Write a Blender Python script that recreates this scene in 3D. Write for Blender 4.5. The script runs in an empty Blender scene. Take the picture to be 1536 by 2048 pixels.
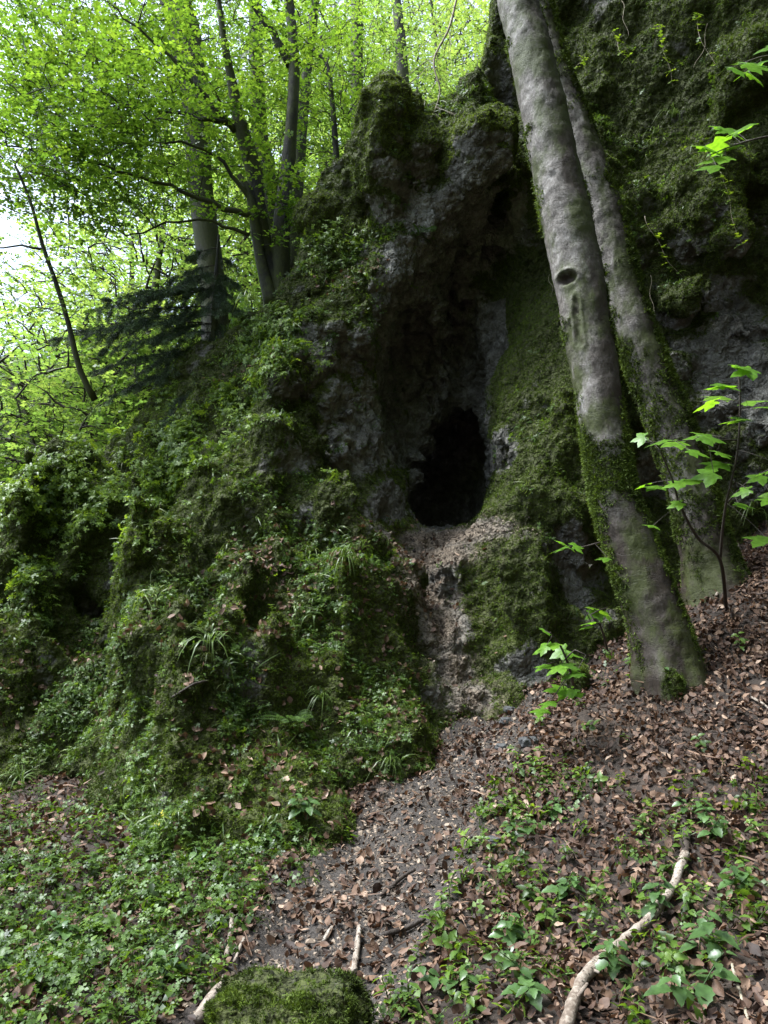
import bpy, math, random
import numpy as np
from mathutils import Vector
from mathutils.bvhtree import BVHTree

C = bpy.context.scene.collection
SC = bpy.context.scene
rng = np.random.default_rng(7)
random.seed(7)

# ------------------------------------------------------------------ camera
PITCH = math.radians(8.0)
FPX = 1547.0
CAM = np.array([0.0, 0.0, 1.6])
cam_d = bpy.data.cameras.new("camera")
cam = bpy.data.objects.new("camera", cam_d)
C.objects.link(cam)
cam_d.sensor_fit = 'VERTICAL'
cam_d.angle = 2 * math.atan(1024 / FPX)
cam_d.clip_start = 0.05
cam_d.clip_end = 1000
cam.location = CAM
cam.rotation_euler = (math.pi / 2 + PITCH, 0, 0)
SC.camera = cam

# ------------------------------------------------------------------ world, sun, exposure
SUN_EL, SUN_AZ = math.radians(63), math.radians(-90)      # azimuth measured from +Y towards +X
world = bpy.data.worlds.new("World")
SC.world = world
world.use_nodes = True
nt = world.node_tree
bg = nt.nodes['Background']
sky = nt.nodes.new('ShaderNodeTexSky')
sky.sky_type = 'NISHITA'
sky.sun_disc = False
sky.sun_elevation = SUN_EL
sky.sun_rotation = SUN_AZ
sky.air_density = 1.0
sky.dust_density = 3.0
sky.ozone_density = 1.0
haze_mix = nt.nodes.new('ShaderNodeHueSaturation')      # thin overcast takes most of the blue out of the sky
haze_mix.inputs['Saturation'].default_value = 0.45
nt.links.new(sky.outputs['Color'], haze_mix.inputs['Color'])
nt.links.new(haze_mix.outputs['Color'], bg.inputs['Color'])
bg.inputs['Strength'].default_value = 0.13
sd = bpy.data.lights.new("sun", 'SUN')
so = bpy.data.objects.new("sun", sd)
C.objects.link(so)
sd.energy = 2.2
sd.angle = math.radians(20)
sd.color = (1.0, 0.96, 0.9)
sdir = Vector((math.sin(SUN_AZ) * math.cos(SUN_EL), math.cos(SUN_AZ) * math.cos(SUN_EL), math.sin(SUN_EL)))
so.rotation_euler = sdir.to_track_quat('Z', 'Y').to_euler()
so.location = sdir * 60
SC.view_settings.view_transform = 'Standard'
SC.view_settings.look = 'None'
SC.view_settings.exposure = 2.0
SC.view_settings.gamma = 1.0
SC.view_settings.use_curve_mapping = False
SC.view_settings.use_white_balance = True
SC.view_settings.white_balance_temperature = 5900
SC.view_settings.white_balance_tint = 6
SC.render.engine = 'CYCLES'
cy = SC.cycles
cy.max_bounces = 7
cy.diffuse_bounces = 3
cy.glossy_bounces = 2
cy.transmission_bounces = 4
cy.transparent_max_bounces = 4
cy.caustics_reflective = False
cy.caustics_refractive = False
cy.sample_clamp_indirect = 6
cy.use_denoising = True
cy.denoiser = 'OPENIMAGEDENOISE'
cy.denoising_input_passes = 'RGB_ALBEDO_NORMAL'
cy.denoising_prefilter = 'ACCURATE'

# ------------------------------------------------------------------ helpers
SP, CP = math.sin(PITCH), math.cos(PITCH)


def P(px, py, Y):
    """world point seen at photo pixel px,py at forward distance Y"""
    a = (px - 768) / FPX
    b = (1024 - py) / FPX
    d = np.array([a, CP - b * SP, SP + b * CP])
    return CAM + d * (Y / d[1])


def ray(px, py):
    a = (px - 768) / FPX
    b = (1024 - py) / FPX
    return Vector((a, CP - b * SP, SP + b * CP)).normalized()


def project(p):
    """world points -> photo pixels and depth"""
    q = np.asarray(p) - CAM
    dep = q[..., 1] * CP + q[..., 2] * SP
    up = -q[..., 1] * SP + q[..., 2] * CP
    d = np.maximum(dep, 1e-3)
    return 768 + FPX * q[..., 0] / d, 1024 - FPX * up / d, dep


def unit(v):
    v = np.asarray(v, float)
    return v / np.maximum(np.linalg.norm(v, axis=-1, keepdims=True), 1e-9)


def smooth(a, b, x):
    t = np.clip((x - a) / (b - a), 0, 1)
    return t * t * (3 - 2 * t)


# ---- noise
_perm = np.random.default_rng(3).permutation(256)
_perm = np.concatenate([_perm, _perm, _perm]).astype(np.int32)
_grad = unit(np.random.default_rng(4).normal(size=(256, 3))).astype(np.float32)


def perlin(p):
    p = np.asarray(p, np.float32)
    out = np.empty(len(p), np.float32)
    for s in range(0, len(p), 400000):
        q = p[s:s + 400000]
        i = np.floor(q).astype(np.int32)
        f = q - i
        u = f * f * f * (f * (f * 6 - 15) + 10)
        i &= 255
        acc = 0
        for dx in (0, 1):
            wx = u[:, 0] if dx else 1 - u[:, 0]
            for dy in (0, 1):
                wy = u[:, 1] if dy else 1 - u[:, 1]
                for dz in (0, 1):
                    wz = u[:, 2] if dz else 1 - u[:, 2]
                    h = _perm[_perm[_perm[(i[:, 0] + dx) & 255] + ((i[:, 1] + dy) & 255)] + ((i[:, 2] + dz) & 255)]
                    g = _grad[h]
                    acc = acc + wx * wy * wz * (g[:, 0] * (f[:, 0] - dx) + g[:, 1] * (f[:, 1] - dy) + g[:, 2] * (f[:, 2] - dz))
        out[s:s + 400000] = acc * 1.7
    return out


def fbm(p, oct=4):
    a, r = 1.0, 0
    p = np.asarray(p, np.float32)
    for k in range(oct):
        r = r + a * perlin(p + 17.3 * k)
        p = p * 2.03
        a *= 0.5
    return r


_cj = np.random.default_rng(5).random((256, 3)).astype(np.float32)


def worley(p):
    """distance to nearest jittered cell point (F1) and F2-F1"""
    p = np.asarray(p, np.float32)
    A = np.empty(len(p), np.float32)
    B = np.empty(len(p), np.float32)
    for s in range(0, len(p), 300000):
        q = p[s:s + 300000]
        i = np.floor(q).astype(np.int32)
        f1 = np.full(len(q), 9, np.float32)
        f2 = f1.copy()
        for dx in (-1, 0, 1):
            for dy in (-1, 0, 1):
                for dz in (-1, 0, 1):
                    c = i + np.array([dx, dy, dz], np.int32)
                    h = _perm[_perm[_perm[c[:, 0] & 255] + (c[:, 1] & 255)] + (c[:, 2] & 255)]
                    d = np.sqrt((((c + _cj[h]) - q) ** 2).sum(1))
                    n1 = np.minimum(f1, d)
                    f2 = np.minimum(np.maximum(f1, d), f2)
                    f1 = n1
        A[s:s + 300000] = f1
        B[s:s + 300000] = f2 - f1
    return A, B


def tps(ctrl, val, lam=0.0):
    ctrl = np.asarray(ctrl, float)
    val = np.asarray(val, float)
    n = len(ctrl)

    def U(r2):
        return np.where(r2 > 1e-12, r2 * np.log(np.maximum(r2, 1e-12)), 0)
    K = U(((ctrl[:, None] - ctrl[None]) ** 2).sum(-1)) + lam * np.eye(n)
    Pm = np.c_[np.ones(n), ctrl]
    A = np.zeros((n + 3, n + 3))
    A[:n, :n] = K
    A[:n, n:] = Pm
    A[n:, :n] = Pm.T
    w = np.linalg.solve(A, np.r_[val, 0, 0, 0])

    def ev(q):
        q = np.asarray(q, float)
        o = np.empty(len(q))
        for s in range(0, len(q), 20000):
            c = q[s:s + 20000]
            o[s:s + 20000] = U(((c[:, None] - ctrl[None]) ** 2).sum(-1)) @ w[:n] + w[n] + c @ w[n + 1:]
        return o
    return ev


# ---- mesh building
class MB:
    def __init__(self):
        self.v, self.f, self.a, self.n = [], [], [], 0

    def add(self, v, faces, tint=None):
        v = np.asarray(v, np.float32).reshape(-1, 3)
        for f in faces:
            if len(f):
                self.f.append(np.asarray(f, np.int64) + self.n)
        self.v.append(v)
        if tint is None:
            tint = np.full(len(v), 0.5, np.float32)
        self.a.append(np.broadcast_to(np.asarray(tint, np.float32), (len(v),)))
        self.n += len(v)
        return self

    def build(self, name, mat, parent=None, smooth_shade=True, attrs=None):
        me = bpy.data.meshes.new(name)
        v = np.concatenate(self.v)
        me.vertices.add(len(v))
        me.vertices.foreach_set('co', v.ravel())
        tot = np.concatenate([np.full(len(f), f.shape[1], np.int32) for f in self.f])
        loops = np.concatenate([f.ravel() for f in self.f]).astype(np.int32)
        me.loops.add(len(loops))
        me.loops.foreach_set('vertex_index', loops)
        me.polygons.add(len(tot))
        st = np.zeros(len(tot), np.int32)
        st[1:] = np.cumsum(tot)[:-1]
        me.polygons.foreach_set('loop_start', st)
        me.polygons.foreach_set('loop_total', tot)
        me.polygons.foreach_set('use_smooth', np.full(len(tot), smooth_shade))
        me.update(calc_edges=True)
        at = me.attributes.new('tint', 'FLOAT', 'POINT')
        at.data.foreach_set('value', np.ascontiguousarray(np.concatenate(self.a), np.float32))
        for k, arr in (attrs or {}).items():
            at = me.attributes.new(k, 'FLOAT', 'POINT')
            at.data.foreach_set('value', np.ascontiguousarray(arr, np.float32))
        me.materials.append(mat)
        o = bpy.data.objects.new(name, me)
        C.objects.link(o)
        if parent is not None:
            o.parent = parent
        return o


def tag(o, label=None, cat=None, group=None, kind=None):
    if label:
        o['label'] = label
    if cat:
        o['category'] = cat
    if group:
        o['group'] = group
    if kind:
        o['kind'] = kind
    return o


def thing(name, label, cat, group=None):
    o = bpy.data.objects.new(name, None)
    C.objects.link(o)
    o.empty_display_size = 0.2
    return tag(o, label, cat, group)


def reseat(root, loc):
    """put an empty at the base of its thing without moving the parts"""
    loc = Vector(loc)
    root.location = loc
    for ch in root.children:
        ch.location = -loc


def resample(pts, step):
    pts = np.asarray(pts, float)
    n = len(pts)
    # Catmull-Rom
    out = []
    for i in range(n - 1):
        p0, p1, p2, p3 = pts[max(i - 1, 0)], pts[i], pts[i + 1], pts[min(i + 2, n - 1)]
        m = max(1, int(np.linalg.norm((p2 - p1)[:3]) / step))
        for t in np.arange(m) / m:
            out.append(0.5 * (2 * p1 + (p2 - p0) * t + (2 * p0 - 5 * p1 + 4 * p2 - p3) * t * t + (3 * p1 - p0 - 3 * p2 + p3) * t ** 3))
    out.append(pts[-1])
    return np.array(out)


def tube(mb, pts, rad, sides=8, tint=0.5, cap=True, rough=0.0, seed=0.0, nfreq=(3, 1)):
    pts = np.asarray(pts, float)
    n = len(pts)
    rad = np.broadcast_to(np.asarray(rad, float), (n,))
    tang = unit(np.gradient(pts, axis=0)) if n > 2 else unit(np.repeat((pts[-1] - pts[0])[None], n, 0))
    ref = np.array([0.0, 1.0, 0.1]) if abs(tang[0][1]) < 0.9 else np.array([1.0, 0, 0])
    u = unit(ref - tang * (tang @ ref)[:, None])
    w = np.cross(tang, u)
    th = np.arange(sides) * 2 * math.pi / sides
    ring = u[:, None] * np.cos(th)[None, :, None] + w[:, None] * np.sin(th)[None, :, None]
    r = np.repeat(rad[:, None], sides, 1)
    base = pts[:, None] + ring * r[..., None]
    if rough > 0:
        q = base.reshape(-1, 3)
        d = perlin(q * nfreq[0] + seed) + 0.5 * perlin(q * nfreq[0] * 2.7 + seed)
        r = r * (1 + rough * d.reshape(n, sides))
        base = pts[:, None] + ring * r[..., None]
    v = base.reshape(-1, 3)
    i = np.arange(n - 1)[:, None] * sides
    j = np.arange(sides)[None]
    j2 = (j + 1) % sides
    q = np.stack([i + j, i + j2, i + sides + j2, i + sides + j], -1).reshape(-1, 4)
    faces = [q]
    vv = [v]
    if cap:
        c0, c1 = n * sides, n * sides + 1
        vv += [pts[:1] - tang[:1] * rad[0] * .15, pts[-1:] + tang[-1:] * rad[-1] * .4]
        jj = np.arange(sides)
        jn = (jj + 1) % sides
        faces.append(np.stack([jn, jj, np.full(sides, c0)], -1))
        faces.append(np.stack([jj, jn, np.full(sides, 0)], -1) + (n - 1) * sides)
        faces[-1][:, 2] = c1
    mb.add(np.concatenate(vv), faces, tint)
    return base, tang


# ---- templates: (verts, [face arrays], tint offsets)
def leaf_ovate(w=0.33, fold=0.12, droop=0.12, pet=0.0):
    v = np.array([[0, 0, 0], [.35, w, fold], [.75, w * .72, fold * .6 - droop * .5], [1, 0, -droop],
                  [.75, -w * .72, fold * .6 - droop * .5], [.35, -w, fold], [.5, 0, -.01]], float)
    v[:, 0] += pet
    return v, [np.array([[0, 6, 1], [6, 3, 2], [0, 5, 6], [6, 4, 3]]), np.zeros((0, 4), int)], np.zeros(7)


def leaf_toothed(w=0.3, fold=.1, droop=.25):
    xs = np.linspace(0.02, 1, 9)
    prof = w * np.sin(np.pi * xs ** .75) ** .8
    prof[-1] = 0
    up, dn = [], []
    for k, (x, h) in enumerate(zip(xs, prof)):
        hh = h * (1.12 if k % 2 else .88)
        up.append([x, hh, fold * hh / w - droop * x * x])
        dn.append([x, -hh, fold * hh / w - droop * x * x])
    mid = [[x, 0, -droop * x * x] for x in xs]
    v = np.array([*mid, *up, *dn])
    n = 9
    q = []
    for k in range(n - 1):
        q.append([k, k + 1, n + k + 1, n + k])
        q.append([k, 2 * n + k, 2 * n + k + 1, k + 1])
    return v, [np.array(q)], np.zeros(len(v))


def leaf_maple(seed=0):
    r = np.random.default_rng(seed)
    lobes = [(-118, .52), (-58, .86), (0, 1.0), (58, .86), (118, .52)]
    pts = []
    for k, (a, L) in enumerate(lobes):
        L *= r.uniform(.92, 1.06)
        for da, f in ((-19, .70), (-11, .78), (0, 1.0), (11, .78), (19, .70)):
            t = math.radians(a + da)
            pts.append([math.cos(t) * L * f, math.sin(t) * L * f])
        if k < 4:
            t = math.radians((a + lobes[k + 1][0]) / 2)
            pts.append([math.cos(t) * .5, math.sin(t) * .5])
    pts.append([-.06, .06])
    pts.insert(0, [-.06, -.06])
    pts = np.array(pts)
    n = len(pts)
    d = np.linalg.norm(pts, axis=1)
    z = -.30 * d ** 2 + .05 * np.cos(np.arctan2(pts[:, 1], pts[:, 0]) * 6) * d
    v = np.c_[pts * .62, z * .62]
    v = np.vstack([v, [[0, 0, .02]]])
    f = np.array([[n, k, k + 1] for k in range(n - 1)] + [[n, n - 1, 0]])
    return v, [f], np.zeros(n + 1)


def litter_leaf(seed):
    r = np.random.default_rng(seed)
    nx, ny = 5, 5
    xs = np.linspace(0, 1, nx)
    v = []
    cur, tw, cu2 = r.uniform(-.9, .9), r.uniform(-.5, .5), r.uniform(-.5, 1.3)
    for x in xs:
        w = (.34 * math.sin(math.pi * (x * .94 + .03)) ** .7) * r.uniform(.7, 1.15)
        for t in np.linspace(-1, 1, ny):
            y = t * w
            v.append([x, y, .55 * cu2 * (t * w) ** 2 * 3 + cur * .35 * (x - .5) ** 2 + tw * y * (x - .5) + r.normal() * .03])
    q = [[i * ny + j, (i + 1) * ny + j, (i + 1) * ny + j + 1, i * ny + j + 1] for i in range(nx - 1) for j in range(ny - 1)]
    v = np.array(v)
    v[:, 0] -= .5
    return v, [np.array(q)], np.zeros(len(v))


def moss_tuft(seed, nb=9):
    """an irregular little cushion of short leafy shoots"""
    r = np.random.default_rng(seed)
    V, F, T = [], [], []
    for k in range(nb):
        a = r.uniform(0, 2 * math.pi)
        d = r.uniform(.0, .7)
        b = np.array([math.cos(a) * d, math.sin(a) * d, -.15])
        tip = b + np.array([r.normal() * .45, r.normal() * .45, r.uniform(.35, .85)])
        s = unit(np.cross(tip - b, r.normal(size=3))) * r.uniform(.09, .17)
        m = b * .35 + tip * .65
        n = len(V)
        V += [b * .6 + m * .4 + s, tip, b * .6 + m * .4 - s]
        T += [-.15, .3, -.15]
        F.append([n, n + 1, n + 2])
    return np.array(V), [np.array(F)], np.array(T)


def merge_templates(parts):
    V, T, Fs, n = [], [], {}, 0
    for v, fs, t in parts:
        for f in fs:
            if len(f):
                Fs.setdefault(f.shape[1], []).append(np.asarray(f) + n)
        V.append(v)
        T.append(np.broadcast_to(t, (len(v),)))
        n += len(v)
    return np.concatenate(V), [np.concatenate(x) for x in Fs.values()], np.concatenate(T)


def place(tpl, pos, ax, nrm, size, toff=0.0):
    """one copy of a template: x along ax, z along nrm"""
    v, f, t = tpl
    ax = unit(ax)
    s = unit(np.cross(nrm, ax))
    n = np.cross(ax, s)
    return np.asarray(pos) + size * (v[:, :1] * ax + v[:, 1:2] * s + v[:, 2:] * n), f, t + toff


def scatter(mb, tpls, pos, ax, nrm, size, tint, seed=1):
    """many copies of several templates into one mesh"""
    r = np.random.default_rng(seed)
    pos = np.asarray(pos, float)
    N = len(pos)
    if N == 0:
        return
    ax = unit(np.broadcast_to(ax, (N, 3)))
    nrm = np.broadcast_to(nrm, (N, 3))
    s = unit(np.cross(nrm, ax))
    n = np.cross(ax, s)
    size = np.broadcast_to(size, (N,))
    tint = np.broadcast_to(tint, (N,))
    which = r.integers(0, len(tpls), N)
    for k, (v, fs, t) in enumerate(tpls):
        m = which == k
        M = int(m.sum())
        if not M:
            continue
        V = pos[m][:, None] + size[m][:, None, None] * (v[None, :, :1] * ax[m][:, None] + v[None, :, 1:2] * s[m][:, None] + v[None, :, 2:] * n[m][:, None])
        off = (np.arange(M) * len(v))[:, None, None]
        faces = [(f[None] + off).reshape(-1, f.shape[1]) for f in fs if len(f)]
        mb.add(V.reshape(-1, 3), faces, (tint[m][:, None] + t[None]).ravel())


def rand_dirs(n, r=rng):
    return unit(r.normal(size=(n, 3)))


def herb(seed, n=8, h=.6, leaf=None, ls=.35, spread=.5, pairs=False):
    """a little plant about one unit high; z is its up axis"""
    r = np.random.default_rng(seed)
    leaf = leaf or leaf_ovate()
    parts = []
    if pairs:
        k = max(3, n // 2)
        lean = r.normal(size=2) * .15
        for i in range(k):
            z = h * (i + 1) / k
            base = np.array([lean[0] * z * z * 2, lean[1] * z * z * 2, z])
            a0 = i * math.pi / 2 + r.normal() * .2
            for a in (a0, a0 + math.pi):
                ax = np.array([math.cos(a), math.sin(a), r.uniform(-.25, .25)])
                parts.append(place(leaf, base + ax * .04, ax, (0, 0, 1), ls * (1.15 - .5 * i / k) * r.uniform(.85, 1.1), r.normal() * .12))
        m = MB()
        zz = np.linspace(0, 1, 5) * h
        tube(m, np.c_[lean[0] * zz * zz * 2, lean[1] * zz * zz * 2, zz], .022, 4, 0, False)
        parts.append((m.v[0].astype(float), m.f, np.full(len(m.v[0]), .05)))
    else:
        for i in range(n):
            a = r.uniform(0, 2 * math.pi)
            d = spread * math.sqrt(r.random())
            z = h * r.uniform(.25, 1) * (1 - .35 * d)
            b = np.array([math.cos(a) * d, math.sin(a) * d, z])
            ax = np.array([math.cos(a) + r.normal() * .5, math.sin(a) + r.normal() * .5, r.normal() * .3])
            nn = np.array([r.normal() * .35, r.normal() * .35, 1])
            parts.append(place(leaf, b, ax, nn, ls * r.uniform(.65, 1.25), r.normal() * .14))
            s = np.array([[0, 0, -.05], [.02, .02, 0], [b[0] * .5, b[1] * .5, z * .75], [b[0] * .5 + .02, b[1] * .5 - .02, z * .75], list(b), list(b + .015)])
            s[0] = [0, 0, -.05]
            parts.append((s, [np.array([[0, 1, 3, 2], [2, 3, 5, 4]])], np.full(6, -.1)))
    return merge_templates(parts)


def compound(seed, n=3):
    """a finely cut compound leaf spray (herb robert / wood sorrel look)"""
    r = np.random.default_rng(seed)
    parts = []
    lf = leaf_ovate(.3, .05, .1)
    for i in range(n):
        a = r.uniform(0, 2 * math.pi)
        d = r.uniform(.1, .55)
        c = np.array([math.cos(a) * d, math.sin(a) * d, r.uniform(.3, .9)])
        ax0 = np.array([math.cos(a), math.sin(a), r.normal() * .2])
        nn = np.array([r.normal() * .3, r.normal() * .3, 1.0])
        s0 = unit(np.cross(nn, unit(ax0)))
        for k, (aa, L) in enumerate(((0, .34), (.95, .28), (-.95, .28), (1.9, .18), (-1.9, .18))):
            ax = unit(ax0) * math.cos(aa) + s0 * math.sin(aa)
            parts.append(place(lf, c, ax, nn, L * r.uniform(.85, 1.15), r.normal() * .08))
        s = np.array([[0, 0, -.05], [.015, .015, 0], [c[0] * .5, c[1] * .5, c[2] * .8], [c[0] * .5 + .015, c[1] * .5 - .015, c[2] * .8], list(c), list(c + .012)])
        parts.append((s, [np.array([[0, 1, 3, 2], [2, 3, 5, 4]])], np.full(6, -.15)))
    return merge_templates(parts)


def grass(seed, n=14, L=1.0, w=.018, droop=1.0):
    r = np.random.default_rng(seed)
    V, F, T = [], [], []
    for k in range(n):
        a = r.uniform(0, 2 * math.pi)
        l = L * r.uniform(.55, 1)
        d = r.uniform(.25, .8)
        base = np.array([r.normal() * .04, r.normal() * .04, 0])
        side = np.array([-math.sin(a), math.cos(a), 0])
        n0 = len(V)
        for t in np.linspace(0, 1, 6):
            c = base + np.array([math.cos(a) * d * l * t, math.sin(a) * d * l * t, l * (t * (1.05 - .3 * d) - droop * .75 * d * t * t - .25 * droop * t ** 3)])
            ww = w * (1 - t ** 2) + .002
            V += [c - side * ww, c + side * ww]
            T += [t * .2 - .1] * 2
        F += [[n0 + 2 * i, n0 + 2 * i + 1, n0 + 2 * i + 3, n0 + 2 * i + 2] for i in range(5)]
    return np.array(V), [np.array(F)], np.array(T)


# ------------------------------------------------------------------ materials
def new_mat(name):
    m = bpy.data.materials.new(name)
    m.use_nodes = True
    n = m.node_tree
    return m, n, n.nodes, n.links, n.nodes['Principled BSDF']


def ramp(nodes, stops):
    r = nodes.new('ShaderNodeValToRGB')
    e = r.color_ramp.elements
    while len(e) < len(stops):
        e.new(0.5)
    for el, (p, c) in zip(e, stops):
        el.position = p
        el.color = (*c, 1)
    return r


def leaf_mat(name, stops, trans=0.45, tmul=(1.35, 1.3, .6), rough=.42, spec=.5):
    m, n, N, L, b = new_mat(name)
    at = N.new('ShaderNodeAttribute')
    at.attribute_name = 'tint'
    r = ramp(N, stops)
    L.new(at.outputs['Fac'], r.inputs['Fac'])
    tc = N.new('ShaderNodeTexCoord')
    nz = N.new('ShaderNodeTexNoise')
    nz.inputs['Scale'].default_value = 40
    L.new(tc.outputs['Object'], nz.inputs['Vector'])
    hv = N.new('ShaderNodeHueSaturation')
    mp = N.new('ShaderNodeMapRange')
    mp.inputs[1].default_value = .3
    mp.inputs[2].default_value = .7
    mp.inputs[3].default_value = .75
    mp.inputs[4].default_value = 1.25
    L.new(nz.outputs['Fac'], mp.inputs[0])
    L.new(mp.outputs[0], hv.inputs['Value'])
    L.new(r.outputs['Color'], hv.inputs['Color'])
    L.new(hv.outputs['Color'], b.inputs['Base Color'])
    b.inputs['Roughness'].default_value = rough
    b.inputs['Specular IOR Level'].default_value = spec
    if trans > 0:
        t = N.new('ShaderNodeBsdfTranslucent')
        mul = N.new('ShaderNodeMix')
        mul.data_type = 'RGBA'
        mul.blend_type = 'MULTIPLY'
        mul.clamp_result = False
        mul.inputs['Factor'].default_value = 1
        mul.inputs['B'].default_value = (*tmul, 1)
        L.new(hv.outputs['Color'], mul.inputs['A'])
        L.new(mul.outputs['Result'], t.inputs['Color'])
        mx = N.new('ShaderNodeMixShader')
        mx.inputs['Fac'].default_value = trans
        L.new(b.outputs[0], mx.inputs[1])
        L.new(t.outputs[0], mx.inputs[2])
        L.new(mx.outputs[0], N['Material Output'].inputs['Surface'])
    return m


M_beech = leaf_mat('beech_leaf', [(0, (.045, .095, .016)), (.5, (.105, .185, .024)), (1, (.19, .28, .035))], .58, (1.6, 1.55, .75), .36, .5)
M_far = leaf_mat('far_leaf', [(0, (.08, .15, .035)), (.5, (.15, .245, .052)), (1, (.26, .34, .085))], .6, (1.6, 1.55, 1.0))  # paler and bluer: distance haze mixed into the leaf colour
M_herb = leaf_mat('herb_leaf', [(0, (.03, .054, .013)), (.5, (.085, .15, .024)), (1, (.18, .265, .036))], .42, (1.7, 1.6, .5), .42, .4)
M_nettle = leaf_mat('nettle_leaf', [(0, (.034, .062, .02)), (.5, (.07, .13, .038)), (1, (.12, .20, .06))], .35, (1.5, 1.5, .6), .34, .5)
M_maple = leaf_mat('maple_leaf', [(0, (.06, .13, .012)), (.5, (.12, .25, .018)), (1, (.18, .33, .03))], .55, (1.7, 1.6, .6))
M_grass = leaf_mat('grass_blade', [(0, (.04, .07, .015)), (.5, (.09, .14, .03)), (1, (.2, .24, .08))], .35, (1.4, 1.4, .7))
M_litter = leaf_mat('dead_leaf', [(0, (.03, .018, .013)), (.35, (.085, .05, .034)), (.7, (.18, .112, .072)), (1, (.36, .26, .19))], .12, (1.3, 1, .7), .6, .25)
M_needle = leaf_mat('needle', [(0, (.016, .028, .016)), (.5, (.04, .066, .036)), (1, (.10, .15, .07))], .15, (1.4, 1.4, .8), .5, .35)
M_mosst = leaf_mat('moss_shoot', [(0, (.016, .02, .005)), (.35, (.045, .066, .010)), (.65, (.094, .138, .017)), (1, (.17, .225, .03))], .2, (1.4, 1.4, .6), .7, .2)
M_yellow = leaf_mat('yellow_leaf', [(0, (.7, .6, .06)), (1, (.8, .7, .1))], .4, (1.2, 1.1, .6))


def vec_scaled(N, L, sc, coord='Object'):
    tc = N.new('ShaderNodeTexCoord')
    mp = N.new('ShaderNodeMapping')
    mp.inputs['Scale'].default_value = sc
    L.new(tc.outputs[coord], mp.inputs['Vector'])
    return mp.outputs['Vector']


def noise(N, L, vec, scale, detail=4, rough=.55):
    nz = N.new('ShaderNodeTexNoise')
    nz.inputs['Scale'].default_value = scale
    nz.inputs['Detail'].default_value = detail
    nz.inputs['Roughness'].default_value = rough
    L.new(vec, nz.inputs['Vector'])
    return nz.outputs['Fac']


def math_node(N, L, op, a, b=None, clamp=False):
    m = N.new('ShaderNodeMath')
    m.operation = op
    m.use_clamp = clamp
    for k, x in enumerate((a, b)):
        if x is None:
            continue
        if isinstance(x, (int, float)):
            m.inputs[k].default_value = x
        else:
            L.new(x, m.inputs[k])
    return m.outputs[0]


def mixc(N, L, fac, a, b, mode='MIX'):
    m = N.new('ShaderNodeMix')
    m.data_type = 'RGBA'
    m.blend_type = mode
    for key, x in (('Factor', fac), ('A', a), ('B', b)):
        if isinstance(x, (int, float)):
            m.inputs[key].default_value = x
        elif isinstance(x, tuple):
            m.inputs[key].default_value = (*x, 1)
        else:
            L.new(x, m.inputs[key])
    return m.outputs['Result']


def bump(N, L, h, strength, dist, prev=None):
    b = N.new('ShaderNodeBump')
    b.inputs['Strength'].default_value = strength
    b.inputs['Distance'].default_value = dist
    L.new(h, b.inputs['Height'])
    if prev is not None:
        L.new(prev, b.inputs['Normal'])
    return b.outputs['Normal']


def attr(N, name):
    a = N.new('ShaderNodeAttribute')
    a.attribute_name = name
    return a.outputs['Fac']


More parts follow.
